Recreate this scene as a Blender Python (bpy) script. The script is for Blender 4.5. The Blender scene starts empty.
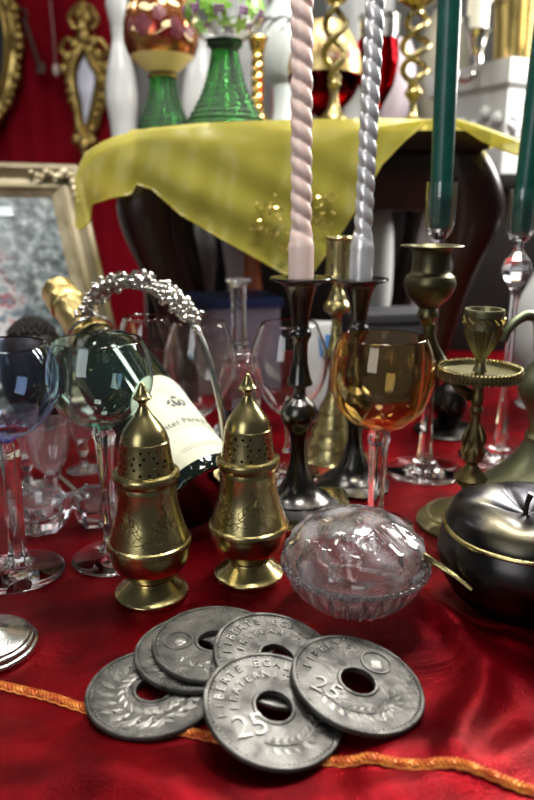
import bpy, bmesh, math, random
from mathutils import Vector, Matrix, Quaternion
R = math.radians; PI = math.pi
random.seed(7)
SC = bpy.context.scene; COL = SC.collection
H, P, F = .262, math.atan(195/700), 700.0
CP, SP = math.cos(P), math.sin(P)

# ---------------------------------------------------------------- measuring helpers
def ray(u, v):
    t = (400-v)/F
    return Vector(((u-267)/F, CP+t*SP, -SP+t*CP))
def tab(u, v, z=0.0):
    d = ray(u, v); s = (z-H)/d.z
    return Vector((d.x*s, d.y*s, z))
def at(u, v, y):
    d = ray(u, v); s = y/d.y
    return Vector((d.x*s, y, H+d.z*s))
def dep(y, z): return y*CP+(H-z)*SP
def prof(y, pts, z0=0.0):
    """(v, half-width px[, 'c']) measured on the photograph -> (r, z[, 'c']) in metres above z0"""
    out = []
    for p in pts:
        z = at(267, p[0], y).z
        out.append((p[1]*dep(y, z)/F, z-z0)+tuple(p[2:]))
    return out

# ---------------------------------------------------------------- objects
def link(o, parent=None):
    COL.objects.link(o)
    if parent: o.parent = parent
    return o
def obj(name, bm, mat, parent=None, smooth=35, loc=None):
    if smooth:
        bm.normal_update()
        for f in bm.faces: f.smooth = True
        lim = R(smooth)
        for e in bm.edges:
            e.smooth = not (len(e.link_faces) == 2 and e.calc_face_angle(0) > lim)
    me = bpy.data.meshes.new(name); bm.to_mesh(me); bm.free()
    for m in (mat if isinstance(mat, (list, tuple)) else [mat]): me.materials.append(m)
    o = bpy.data.objects.new(name, me)
    if loc is not None: o.location = loc
    return link(o, parent)
def tag(o, label, cat, group=None):
    o['label'] = label; o['category'] = cat
    if group: o['group'] = group
    return o
def thing(name, label, cat, loc=(0, 0, 0), rz=0, group=None):
    o = bpy.data.objects.new(name, None); o.empty_display_size = .01
    o.location = loc; o.rotation_euler = (0, 0, rz); link(o)
    return tag(o, label, cat, group)
def struct(o): o['kind'] = 'structure'; return o
def dup(root, loc, label, rz=0, sc=None):
    def cp(o, par=None):
        c = o.copy(); COL.objects.link(c)
        if par: c.parent = par
        for ch in list(o.children): cp(ch, c)
        return c
    r = cp(root); r.location = loc; r.rotation_euler.z = rz; r['label'] = label
    if sc: r.scale = (sc, sc, sc)
    return r

# ---------------------------------------------------------------- mesh helpers
def new(): return bmesh.new()
def catmull(pts, n=5, closed=False):
    pts = [Vector(p) for p in pts]
    if len(pts) < 3 and not closed: return pts
    out = []; m = len(pts); rng = m if closed else m-1
    for i in range(rng):
        g = (lambda k: pts[k % m]) if closed else (lambda k: pts[max(0, min(m-1, k))])
        a, b, c, d = g(i-1), g(i), g(i+1), g(i+2)
        for j in range(n):
            t = j/n
            out.append(.5*((2*b)+(c-a)*t+(2*a-5*b+4*c-d)*t*t+(3*b-a-3*c+d)*t**3))
    if not closed: out.append(pts[-1])
    return out
def smp(pts, n=4):
    """profile smoothing, split at points flagged 'c'"""
    out = []; seg = []
    for i, p in enumerate(pts):
        seg.append((p[0], p[1], 0))
        if (len(p) > 2 and i > 0) or i == len(pts)-1:
            c = catmull(seg, n)
            out += [(max(0, q[0]), q[1]) for q in c][(1 if out else 0):]
            seg = [seg[-1]]
    return out
def lathe(bm, pr, segs=48, mod=None, cap=True, ph=0.0):
    rings = []
    for r, z in pr:
        if r < 1e-5: rings.append([bm.verts.new((0, 0, z))])
        else:
            ring = []
            for i in range(segs):
                a = 2*PI*i/segs+ph; k = mod(a, z, r) if mod else r
                ring.append(bm.verts.new((k*math.cos(a), k*math.sin(a), z)))
            rings.append(ring)
    for A, B in zip(rings, rings[1:]):
        if len(A) == 1 and len(B) == 1: continue
        for i in range(segs):
            j = (i+1) % segs
            if len(A) == 1: bm.faces.new((A[0], B[j], B[i]))
            elif len(B) == 1: bm.faces.new((A[i], A[j], B[0]))
            else: bm.faces.new((A[i], A[j], B[j], B[i]))
    if cap:
        if len(rings[0]) > 1: bm.faces.new(rings[0][::-1])
        if len(rings[-1]) > 1: bm.faces.new(rings[-1])
    return bm
def tube(bm, pts, r, segs=8, n=6, closed=False, flat=None):
    raw = [Vector(p) for p in pts]
    path = catmull(raw, n, closed) if n > 1 else raw
    m = len(path)
    def rad(i):
        if callable(r): return r(i/max(1, m-1))
        if isinstance(r, (list, tuple)):
            s = i/max(1, m-1)*(len(r)-1); k = min(len(r)-2, int(s)); return r[k]+(r[k+1]-r[k])*(s-k)
        return r
    T = []
    for i in range(m):
        a = path[i-1] if (i or closed) else path[0]; b = path[(i+1) % m] if (i < m-1 or closed) else path[-1]
        T.append((b-a).normalized())
    nv = T[0].orthogonal().normalized(); rings = []
    for i in range(m):
        nv = (nv-T[i]*nv.dot(T[i])).normalized(); bv = T[i].cross(nv)
        rings.append([bm.verts.new(path[i]+(nv*math.cos(2*PI*k/segs)+bv*math.sin(2*PI*k/segs))*rad(i)) for k in range(segs)])
    pairs = list(zip(rings, rings[1:]))+([(rings[-1], rings[0])] if closed else [])
    for A, B in pairs:
        for k in range(segs):
            bm.faces.new((A[k], A[(k+1) % segs], B[(k+1) % segs], B[k]))
    if not closed:
        bm.faces.new(rings[0][::-1]); bm.faces.new(rings[-1])
    return bm
def box(bm, c, s, bev=0.0, rot=None):
    vs = bmesh.ops.create_cube(bm, size=1)['verts']
    M = Matrix.Translation(c) @ (rot.to_4x4() if rot else Matrix()) @ Matrix.Diagonal((*s, 1))
    bmesh.ops.transform(bm, matrix=M, verts=vs)
    if bev:
        es = list({e for v in vs for e in v.link_edges})
        bmesh.ops.bevel(bm, geom=es, offset=bev, segments=2, affect='EDGES', profile=.7)
    return bm
def ball(bm, c, r, s=(1, 1, 1), seg=10, ring=7):
    vs = bmesh.ops.create_uvsphere(bm, u_segments=seg, v_segments=ring, radius=r)['verts']
    bmesh.ops.transform(bm, matrix=Matrix.Translation(c) @ Matrix.Diagonal((*s, 1)), verts=vs)
def rfun(pr):
    def f(z):
        for (r0, z0), (r1, z1) in zip(pr, pr[1:]):
            if min(z0, z1) <= z <= max(z0, z1) and abs(z1-z0) > 1e-7: return r0+(r1-r0)*(z-z0)/(z1-z0)
        return pr[0][0]
    return f
def wrap(rf, th, z, x, y, lift=0.0):
    r = rf(z+y)+lift; a = th+x/max(r, .004)
    return Vector((r*math.cos(a), r*math.sin(a), z+y))
def text_mesh(s, size, extrude=0.0):
    c = bpy.data.curves.new('tmp', 'FONT'); c.body = s; c.size = size; c.extrude = extrude
    c.align_x = 'CENTER'; c.resolution_u = 3
    o = bpy.data.objects.new('tmp', c); COL.objects.link(o)
    bpy.context.view_layer.update()
    me = bpy.data.meshes.new_from_object(o.evaluated_get(bpy.context.evaluated_depsgraph_get()))
    bpy.data.objects.remove(o); bpy.data.curves.remove(c)
    return me
def add_text(bm, s, size, fn, extrude=0.0, cuts=0):
    me = text_mesh(s, size, extrude); b2 = bmesh.new(); b2.from_mesh(me); bpy.data.meshes.remove(me)
    bmesh.ops.triangulate(b2, faces=b2.faces)
    mp = {}
    for v in b2.verts: mp[v] = bm.verts.new(fn(v.co))
    for f in b2.faces:
        try: bm.faces.new([mp[v] for v in f.verts])
        except ValueError: pass
    b2.free()

# ---------------------------------------------------------------- materials
def pm(name, col, metal=0, rough=.5, spec=.5, **kw):
    m = bpy.data.materials.new(name); m.use_nodes = True
    nt = m.node_tree; b = nt.nodes['Principled BSDF']
    b.inputs['Base Color'].default_value = (*col, 1); b.inputs['Metallic'].default_value = metal
    b.inputs['Roughness'].default_value = rough; b.inputs['Specular IOR Level'].default_value = spec
    for k, v in kw.items():
        n = k.replace('_', ' ')
        if n in b.inputs: b.inputs[n].default_value = v
    m.diffuse_color = (*col, 1)
    return m
def mottle(m, col2, scale=40, lo=.4, hi=.65, bump=0.0, bscale=None, rough2=None, detail=4, stretch=None):
    """wear: noise mix of base colour, of roughness, and bump"""
    nt = m.node_tree; N = nt.nodes; L = nt.links; b = N['Principled BSDF']
    tc = N.new('ShaderNodeTexCoord'); mp = N.new('ShaderNodeMapping'); L.new(tc.outputs['Object'], mp.inputs[0])
    if stretch: mp.inputs['Scale'].default_value = stretch
    no = N.new('ShaderNodeTexNoise'); no.inputs['Scale'].default_value = scale; no.inputs['Detail'].default_value = detail
    L.new(mp.outputs[0], no.inputs['Vector'])
    rp = N.new('ShaderNodeValToRGB'); rp.color_ramp.elements[0].position = lo; rp.color_ramp.elements[1].position = hi
    rp.color_ramp.elements[0].color = b.inputs['Base Color'].default_value; rp.color_ramp.elements[1].color = (*col2, 1)
    L.new(no.outputs['Fac'], rp.inputs[0]); L.new(rp.outputs[0], b.inputs['Base Color'])
    if rough2 is not None:
        mr = N.new('ShaderNodeMapRange'); mr.inputs['From Min'].default_value = lo; mr.inputs['From Max'].default_value = hi
        mr.inputs['To Min'].default_value = b.inputs['Roughness'].default_value; mr.inputs['To Max'].default_value = rough2
        L.new(no.outputs['Fac'], mr.inputs['Value']); L.new(mr.outputs[0], b.inputs['Roughness'])
    if bump:
        n2 = N.new('ShaderNodeTexNoise'); n2.inputs['Scale'].default_value = bscale or scale*4; n2.inputs['Detail'].default_value = 5
        L.new(mp.outputs[0], n2.inputs['Vector'])
        bp = N.new('ShaderNodeBump'); bp.inputs['Strength'].default_value = bump; bp.inputs['Distance'].default_value = .001
        L.new(n2.outputs['Fac'], bp.inputs['Height']); L.new(bp.outputs[0], b.inputs['Normal'])
    return m
def glass(name, col=(1, 1, 1), rough=0.0, ior=1.48, white=0.0):
    m = bpy.data.materials.new(name); m.use_nodes = True
    nt = m.node_tree; N = nt.nodes; N.remove(N['Principled BSDF']); out = N['Material Output']
    g = N.new('ShaderNodeBsdfGlass'); g.inputs['Color'].default_value = (*col, 1)
    g.inputs['Roughness'].default_value = rough; g.inputs['IOR'].default_value = ior
    last = g
    if white:
        d = N.new('ShaderNodeBsdfDiffuse'); d.inputs['Color'].default_value = (.85, .85, .88, 1)
        mx = N.new('ShaderNodeMixShader'); mx.inputs[0].default_value = white
        nt.links.new(g.outputs[0], mx.inputs[1]); nt.links.new(d.outputs[0], mx.inputs[2]); last = mx
    nt.links.new(last.outputs[0], out.inputs['Surface'])
    m.diffuse_color = (*col, .3)
    return m

brass = mottle(pm('aged_brass', (.47, .40, .19), 1, .22), (.27, .225, .09), 38, .42, .72, .05, 300, .36)
brass_dk = mottle(pm('tarnished_brass', (.30, .24, .10), 1, .33), (.12, .10, .05), 45, .38, .68, .12, 260, .48)
bronze = mottle(pm('green_bronze', (.25, .22, .11), 1, .36), (.11, .115, .07), 30, .4, .7, .08, 200, .5)
shadebronze = mottle(pm('shaded_bronze', (.13, .115, .06), 1, .34), (.07, .065, .04), 30, .4, .7, .08, 200, .46)  # bronze with the shade on the side branch put into its colour
green_br = mottle(pm('patinated_green_brass', (.23, .24, .15), 1, .38), (.15, .17, .11), 18, .4, .7, .04, 120, .5)
blackm = mottle(pm('blackened_pewter', (.075, .072, .07), 1, .2), (.16, .15, .14), 25, .5, .75, .04, 150, .32)
applem = mottle(pm('black_patinated_metal', (.030, .028, .028), 1, .24), (.085, .08, .075), 32, .4, .75, .06, 220, .4)
lidm = mottle(pm('bruised_silver_black', (.036, .035, .039), 1, .33), (.13, .115, .065), 26, .48, .76, .1, 200, .40)
coinm = mottle(pm('zinc_grey_metal', (.135, .131, .12), .8, .46), (.045, .043, .040), 70, .42, .66, .8, 260, .56)
coinhi = mottle(pm('worn_relief_metal', (.24, .235, .215), .8, .42), (.095, .092, .083), 90, .4, .7, .2, 500, .5)
silver = mottle(pm('old_silver', (.62, .60, .55), 1, .2), (.38, .36, .33), 40, .5, .75, .03, 200, .34)
gilt = mottle(pm('antique_gilt', (.62, .45, .15), 1, .3), (.25, .16, .05), 30, .42, .68, .3, 150, .5)
champ = mottle(pm('champagne_frame', (.33, .28, .19), .45, .4), (.20, .165, .10), 18, .4, .7, .15, 140)
champ_lt = mottle(pm('pale_frame_lining', (.45, .39, .26), .4, .4), (.28, .23, .13), 40, .4, .7, .15, 160)
gold = mottle(pm('bright_gold', (.83, .62, .22), 1, .2), (.6, .42, .12), 40, .45, .75)
foilm = mottle(pm('gold_foil', (.72, .56, .24), 1, .3), (.6, .45, .17), 30, .4, .7, .5, 110, .4)
clear = glass('clear_glass', (1, 1, 1))
crystal = glass('cut_crystal', (1, .99, 1), .0, 1.54, .04)
frost = glass('frosted_crystal', (1, .985, .99), .012, 1.5, .06)
def etched(m):
    """matt acid-etched leaf shapes between clear cuts"""
    nt = m.node_tree; N = nt.nodes; L = nt.links
    mx = [n for n in N if n.type == 'MIX_SHADER'][0]
    tc = N.new('ShaderNodeTexCoord'); mp = N.new('ShaderNodeMapping'); mp.inputs['Scale'].default_value = (1, 1, .6)
    vo = N.new('ShaderNodeTexVoronoi'); vo.feature = 'DISTANCE_TO_EDGE'; vo.inputs['Scale'].default_value = 48
    L.new(tc.outputs['Object'], mp.inputs[0]); L.new(mp.outputs[0], vo.inputs['Vector'])
    rp = N.new('ShaderNodeMapRange'); rp.inputs['From Min'].default_value = .08; rp.inputs['From Max'].default_value = .42
    rp.inputs['To Min'].default_value = .02; rp.inputs['To Max'].default_value = .24
    L.new(vo.outputs['Distance'], rp.inputs['Value']); L.new(rp.outputs[0], mx.inputs[0])
    bp = N.new('ShaderNodeBump'); bp.inputs['Strength'].default_value = .35; bp.inputs['Distance'].default_value = .002
    L.new(vo.outputs['Distance'], bp.inputs['Height'])
    g = [n for n in N if n.type == 'BSDF_GLASS'][0]; L.new(bp.outputs[0], g.inputs['Normal'])
    return m
etched(frost)
def tinted(name, col, dens, tint=(1, 1, 1)):
    """clear surface, colour from the thickness of glass the light crosses"""
    m = glass(name, tint); nt = m.node_tree; va = nt.nodes.new('ShaderNodeVolumeAbsorption')
    va.inputs['Color'].default_value = (*col, 1); va.inputs['Density'].default_value = dens
    nt.links.new(va.outputs[0], nt.nodes['Material Output'].inputs['Volume']); m.diffuse_color = (*col, .5)
    return m
blueg = tinted('pale_blue_glass', (.16, .50, .98), 240, (.93, .965, 1))
tealg = tinted('pale_teal_glass', (.36, .88, .80), 170, (.97, .995, .985))
amberg = tinted('amber_glass', (.975, .745, .05), 850)
greeng = glass('emerald_glass', (.12, .56, .13), .04, 1.48, .04)
rubyg = glass('ruby_glass', (.55, .02, .03))
lustre = mottle(pm('gilded_ruby_glass', (.46, .22, .07), .75, .14), (.24, .02, .015), 26, .42, .6)
winebot = pm('dark_bottle_glass', (.006, .010, .007), 0, .04, .45, Coat_Weight=.3)
paper = mottle(pm('cream_label_paper', (.60, .60, .47), 0, .75), (.55, .54, .40), 20)
ink = pm('grey_ink', (.07, .08, .08), 0, .6)
ink_lt = pm('faded_ink', (.30, .30, .24), 0, .6)
wood = mottle(pm('dark_mahogany', (.008, .0022, .0015), 0, .3, .35, Coat_Weight=.12, Coat_Roughness=.12), (.022, .005, .003), 14, .4, .7, .0, None, .3, 5, (1, 1, .25))
wood_blk = mottle(pm('black_stained_wood', (.004, .0035, .0035), 0, .6, .2), (.007, .005, .0045), 9)
woodtab = mottle(pm('plain_table_wood', (.16, .09, .05), 0, .5), (.10, .05, .03), 12, .4, .7, .1, 60, None, 5, (1, .15, 1))
porc = mottle(pm('white_porcelain', (.56, .57, .56), 0, .25), (.46, .47, .47), 12)
pink_por = mottle(pm('lilac_porcelain', (.62, .52, .58), 0, .3), (.7, .62, .66), 14)
plaster = mottle(pm('pale_plaster', (.30, .30, .29), 0, .8), (.22, .22, .21), 3)
orange = pm('orange_glaze', (.55, .14, .05), 0, .4)
pinkwax = pm('pink_wax', (.92, .70, .62), 0, .27, .6, Subsurface_Weight=.15, Subsurface_Scale=.006)
pinkwax.node_tree.nodes['Principled BSDF'].inputs['Subsurface Radius'].default_value = (1, .5, .4)
silwax = mottle(pm('silver_lacquered_wax', (.80, .81, .84), .6, .26), (.70, .71, .74), 60)
greenwax = mottle(pm('dark_green_wax', (.002, .045, .034), 0, .32), (.003, .06, .046), 90)
whitewax = pm('ivory_wax', (.86, .82, .68), 0, .4)
redwax = pm('red_wax', (.5, .03, .05), 0, .4)
wickm = pm('wick_cotton', (.5, .46, .38), 0, .9)
blackwick = mottle(pm('black_wicker', (.006, .0055, .0055), 0, .5, .3), (.02, .018, .016), 160, .45, .7, .8, 300)
card_w = mottle(pm('lilac_card', (.30, .25, .33), 0, .6), (.22, .18, .26), 10)
card_b = pm('navy_card', (.02, .035, .13), 0, .45)
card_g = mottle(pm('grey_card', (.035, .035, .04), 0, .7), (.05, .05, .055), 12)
bluep = pm('sky_blue_print', (.06, .20, .48), 0, .5)
purple = pm('purple_paint', (.22, .08, .22), 0, .4)
leafp = pm('leaf_green_paint', (.22, .46, .06), 0, .35)
creamp = pm('cream_enamel', (.85, .68, .38), .1, .35)
braidm = mottle(pm('copper_gold_braid', (.52, .10, .022), .35, .4), (.74, .27, .05), 160, .4, .65, .4, 700)
mirrorm = mottle(pm('foxed_mirror', (.20, .19, .205), 1, .16), (.13, .125, .13), 12)
ironm = mottle(pm('rusty_iron', (.10, .05, .04), .6, .5), (.05, .03, .03), 60, .4, .7, .3)

def velvet(name, c1, c2, scale, sheen, rough=.42, spec=.3):
    m = pm(name, c1, 0, rough, spec, Sheen_Weight=sheen, Sheen_Roughness=.28)
    mottle(m, c2, scale, .40, .62, .35, 800, rough*.85, 8)
    m.node_tree.nodes['Principled BSDF'].inputs['Sheen Tint'].default_value = (1, .02, .05, 1)
    m.node_tree.nodes['Principled BSDF'].inputs['Specular Tint'].default_value = (1, .08, .12, 1)
    return m
velv = velvet('crimson_velvet', (.05, .0003, .001), (.15, .001, .0035), 20, .5, .38, .4)
def satin(m):
    """crushed nap: broad uneven bumps and a satin sheen in the pile's own red"""
    nt = m.node_tree; N = nt.nodes; L = nt.links; b = N['Principled BSDF']; b.inputs['Metallic'].default_value = .55
    old = b.inputs['Normal'].links[0].from_node
    tc = N.new('ShaderNodeTexCoord'); no = N.new('ShaderNodeTexNoise'); no.inputs['Scale'].default_value = 16; no.inputs['Detail'].default_value = 4; no.inputs['Distortion'].default_value = .8
    L.new(tc.outputs['Object'], no.inputs['Vector'])
    bp = N.new('ShaderNodeBump'); bp.inputs['Strength'].default_value = .30; bp.inputs['Distance'].default_value = .010
    L.new(no.outputs['Fac'], bp.inputs['Height']); L.new(bp.outputs[0], old.inputs['Normal'])
    return m
satin(velv)
curt = velvet('red_drape', (.20, .004, .010), (.30, .007, .016), 3, .25, .55, .2)

def organza():
    m = pm('yellow_organza', (.42, .375, .05), 0, .38, .5, Sheen_Weight=.3)
    mottle(m, (.34, .295, .03), 12, .35, .7, .5, 60, .3, 6)
    nt = m.node_tree; N = nt.nodes; b = N['Principled BSDF']; out = N['Material Output']
    tl = N.new('ShaderNodeBsdfTranslucent'); tl.inputs[0].default_value = (.60, .53, .09, 1)
    tr = N.new('ShaderNodeBsdfTransparent'); tr.inputs[0].default_value = (.95, .88, .45, 1)
    m1 = N.new('ShaderNodeMixShader'); m1.inputs[0].default_value = .22
    m2 = N.new('ShaderNodeMixShader'); m2.inputs[0].default_value = .30
    L = nt.links
    L.new(b.outputs[0], m1.inputs[1]); L.new(tl.outputs[0], m1.inputs[2])
    L.new(m1.outputs[0], m2.inputs[1]); L.new(tr.outputs[0], m2.inputs[2]); L.new(m2.outputs[0], out.inputs['Surface'])
    return m
organ = organza()

def painting_mat():
    m = pm('impressionist_paint', (.4, .45, .5), 0, .35)
    nt = m.node_tree; N = nt.nodes; L = nt.links; b = N['Principled BSDF']
    tc = N.new('ShaderNodeTexCoord'); sp = N.new('ShaderNodeSeparateXYZ'); L.new(tc.outputs['Object'], sp.inputs[0])
    def noise(sc, det=6):
        n = N.new('ShaderNodeTexNoise'); n.inputs['Scale'].default_value = sc; n.inputs['Detail'].default_value = det
        L.new(tc.outputs['Object'], n.inputs['Vector']); return n
    def ramp(src, st):
        r = N.new('ShaderNodeValToRGB'); e = r.color_ramp.elements
        while len(e) < len(st): e.new(.5)
        for x, (p, c) in zip(e, st): x.position = p; x.color = (*c, 1)
        L.new(src, r.inputs[0]); return r
    top = ramp(noise(22).outputs['Fac'], [(.35, (.03, .05, .055)), (.47, (.12, .18, .22)), (.56, (.26, .34, .38)), (.68, (.50, .55, .55))])
    low = ramp(noise(34).outputs['Fac'], [(.34, (.012, .016, .03)), (.44, (.16, .19, .25)), (.5, (.50, .50, .50)), (.55, (.30, .025, .04)), (.61, (.05, .06, .10)), (.7, (.45, .46, .48))])
    mr = N.new('ShaderNodeMapRange'); mr.inputs['From Min'].default_value = .17; mr.inputs['From Max'].default_value = .26
    L.new(sp.outputs['Z'], mr.inputs['Value'])
    mx = N.new('ShaderNodeMix'); mx.data_type = 'RGBA'
    L.new(mr.outputs[0], mx.inputs['Factor']); L.new(low.outputs[0], mx.inputs['A']); L.new(top.outputs[0], mx.inputs['B'])
    # darker foliage down the right hand side
    n3 = noise(14, 3); ad = N.new('ShaderNodeMath'); ad.operation = 'MULTIPLY_ADD'; ad.inputs[1].default_value = .08
    L.new(n3.outputs['Fac'], ad.inputs[0]); L.new(sp.outputs['X'], ad.inputs[2])
    m2 = N.new('ShaderNodeMapRange'); m2.inputs['From Min'].default_value = .085; m2.inputs['From Max'].default_value = .15
    L.new(ad.outputs[0], m2.inputs['Value'])
    dk = ramp(noise(70).outputs['Fac'], [(.4, (.02, .03, .035)), (.55, (.12, .15, .16)), (.68, (.30, .32, .32))])
    mz = N.new('ShaderNodeMix'); mz.data_type = 'RGBA'
    L.new(m2.outputs[0], mz.inputs['Factor']); L.new(mx.outputs['Result'], mz.inputs['A']); L.new(dk.outputs[0], mz.inputs['B'])
    L.new(mz.outputs['Result'], b.inputs['Base Color'])
    return m
paint = painting_mat()

# ================================================================= THE SETTING
bm = new(); box(bm, (0, .8, -.77), (5.0, 5.0, .04)); struct(obj('floor', bm, mottle(pm('stone_floor', (.20, .18, .16), 0, .7), (.15, .14, .12), 4), None, 0))
bm = new(); box(bm, (0, 2.0, .60), (5.0, .04, 2.70)); struct(obj('wall_back', bm, plaster, None, 0))

t = thing('display_table', 'plain wooden display table hidden under the red velvet cloth', 'table', (0, .90, -.75))
bm = new(); box(bm, (0, 0, .728), (1.9, 1.30, .03), .003); obj('tabletop', bm, woodtab, t)
for sx in (-1, 1):
    for sy in (-1, 1):
        bm = new(); box(bm, (sx*.88, sy*.58, .3565), (.06, .06, .713), .004); obj('leg', bm, woodtab, t)

# ---- velvet cloth with folds
RIDGES = [([(418, 596), (452, 628), (484, 668), (482, 700), (462, 728), (452, 752)], .0085, .0105),
          ([(396, 604), (440, 620), (490, 638), (534, 650)], .0045, .011),
          ([(370, 762), (392, 750), (418, 742)], .0035, .008),
          ([(534, 610), (510, 640), (520, 690)], .0035, .013),
          ([(0, 742), (60, 752), (120, 765), (175, 773)], .0035, .013),
          ([(0, 790), (90, 778), (200, 800)], .0035, .012),
          ([(534, 745), (470, 775), (380, 790)], .004, .012),
          ([(20, 590), (60, 640), (100, 630)], .0010, .012)]
RP = [([tab(u, v) for u, v in pl], h, w) for pl, h, w in RIDGES]
def segd(p, a, b):
    ab = b-a; tt = max(0, min(1, (p-a).dot(ab)/ab.length_squared)); return (p-a-ab*tt).length
def cloth_z(x, y):
    p = Vector((x, y, 0)); z = 0
    if y < .52:
        for pl, h, w in RP:
            d = min(segd(p, a, b) for a, b in zip(pl, pl[1:]))
            z += h*math.exp(-(d/w)**2)
        z += .0005*math.sin(90*x+30*y)*math.sin(70*y-20*x)
    elif x > .05: z += .0007*math.sin(60*x+45*y)*math.sin(80*y+20*x)
    return z-.0006
tc = thing('velvet_tablecloth', 'crimson velvet tablecloth with a copper gold braid covering the whole table', 'tablecloth')
bm = new(); X0, X1, Y0, Y1 = -.955, .955, .235, 1.55
def axis(a, b, fine0, fine1, nf, nc):
    L = [a+(fine0-a)*i/nc for i in range(nc)]+[fine0+(fine1-fine0)*i/nf for i in range(nf)]+[fine1+(b-fine1)*i/nc for i in range(nc+1)]
    return L
xs = axis(X0-.25, X1+.25, -.26, .28, 150, 16); ys = axis(Y0-.25, Y1, .255, .60, 100, 20)
grid = []
for y in ys:
    row = []
    for x in xs:
        cx, cy = max(X0, min(X1, x)), max(Y0, y)
        drop = max(abs(x-cx), abs(y-cy))
        rip = .012*math.sin(38*x)*min(1, (cy-y)/.1) if y < Y0 else 0
        row.append(bm.verts.new((cx+(.012*math.sin(30*y)*min(1, abs(x-cx)/.1)*(1 if x > cx else -1) if x != cx else 0), cy-rip-(.004 if y < Y0 else 0), (cloth_z(cx, cy) if drop == 0 else 0)-drop)))
    grid.append(row)
for A, B in zip(grid, grid[1:]):
    for i in range(len(A)-1): bm.faces.new((A[i], A[i+1], B[i+1], B[i]))
cl = obj('cloth', bm, velv, tc, 60)
# braid sewn across the cloth
bl = [tab(u, v) for u, v in [(-120, 668), (-60, 676), (0, 685), (45, 695), (90, 709), (185, 731), (260, 746), (330, 760), (380, 765), (440, 770), (490, 780), (534, 791), (640, 815)]]
bl = catmull(bl, 14)
bm = new()
acc = [0]
for a, b in zip(bl, bl[1:]): acc.append(acc[-1]+(b-a).length)
def along(s):
    for i in range(len(acc)-1):
        if s <= acc[i+1]: return bl[i].lerp(bl[i+1], (s-acc[i])/(acc[i+1]-acc[i])), (bl[i+1]-bl[i]).normalized()
    return bl[-1], (bl[-1]-bl[-2]).normalized()
for k in range(3):
    pts = []; n = int(acc[-1]/.0011)
    for i in range(n):
        s = acc[-1]*i/n; p, d = along(s); nn = Vector((-d.y, d.x, 0)); a = s*2*PI/.0075+k*2*PI/3
        z = cloth_z(p.x, p.y)
        pts.append(p+nn*(.0019*math.sin(a))+Vector((0, 0, z+.0011+.0007*math.sin(2*a+.6))))
    tube(bm, pts, .00085, 6, 1)
pts = []
for i in range(int(acc[-1]/.002)):
    s = .002*i; p, d = along(s); nn = Vector((-d.y, d.x, 0))
    pts.append(p-nn*(.0033+.0004*math.sin(s*900))+Vector((0, 0, cloth_z(p.x, p.y)+.0007)))
tube(bm, pts, .0006, 5, 1)
o = obj('braid', bm, braidm, tc); o['label'] = 'twisted copper gold braid'

# ---- red drape behind at left
bm = new(); rows = []
for j in range(13):
    z = -.70+2.1*j/12; rows.append([])
    for i in range(91):
        x = -1.5+1.16*i/90
        rows[-1].append((x, 1.94+.012*math.sin(x*34+.6*math.sin(z*3))+.006*math.sin(x*77), z))
fr = [[bm.verts.new(p) for p in r] for r in rows]; bk = [[bm.verts.new((p[0], p[1]+.004, p[2])) for p in r] for r in rows]
for A, B in zip(fr, fr[1:]):
    for i in range(90): bm.faces.new((A[i], A[i+1], B[i+1], B[i]))
for A, B in zip(bk, bk[1:]):
    for i in range(90): bm.faces.new((A[i], B[i], B[i+1], A[i+1]))
tag(obj('red_drape', bm, curt, None, 60), 'red velvet drape hanging on the wall behind the gilt mirrors', 'curtain')

# ---- dark chest behind
t = thing('storage_chest', 'black wooden chest standing in the dark behind the stool', 'chest', (.23, 1.46, 0))
bm = new(); box(bm, (-.02, 0, .145), (.86, .36, .29), .004); obj('body', bm, wood_blk, t)
bm = new(); box(bm, (-.02, 0, .3025), (.885, .385, .025), .006); obj('lid', bm, wood_blk, t)

# ================================================================= MAHOGANY STOOL
ST = .345
t = thing('mahogany_stool', 'dark mahogany stool with cabriole legs carrying the yellow cloth and the roemers', 'stool', (.053, 0, 0))
bm = new(); box(bm, (0, 1.035, ST-.011), (.41, .36, .022), .006); obj('top', bm, wood, t)
bm = new()
for yy in (.880, 1.190): box(bm, (0, yy, .2875), (.32, .018, .065), .003)
for xx in (-.165, .165): box(bm, (xx, 1.035, .2875), (.018, .29, .065), .003)
obj('apron', bm, wood, t)
def cabriole(sx, y):
    bm = new()
    path = [(.175, .335, .030), (.195, .300, .034), (.207, .262, .034), (.203, .222, .030), (.190, .180, .025), (.178, .130, .021), (.168, .080, .018), (.163, .040, .016), (.165, .014, .019), (.168, .0, .021)]
    sm_ = catmull([Vector((a, b, c)) for a, b, c in path], 4); rings = []
    for q in sm_:
        ring = []
        for k in range(16):
            a = 2*PI*k/16; ca, sa = math.cos(a), math.sin(a)
            ex = lambda c: math.copysign(abs(c)**.7, c)
            ring.append(bm.verts.new((sx*(q.x-.003)+ex(ca)*q.z, y+ex(sa)*q.z*.9, max(0, q.y))))
        rings.append(ring)
    for A, B in zip(rings, rings[1:]):
        for k in range(16): bm.faces.new((A[k], B[k], B[(k+1) % 16], A[(k+1) % 16]))
    bm.faces.new(rings[0][::-1]); bm.faces.new(rings[-1]); bmesh.ops.recalc_face_normals(bm, faces=bm.faces)
    return bm
for sx in (-1, 1):
    for y in (.900, 1.165): obj('leg', cabriole(sx, y), wood, t)

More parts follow.
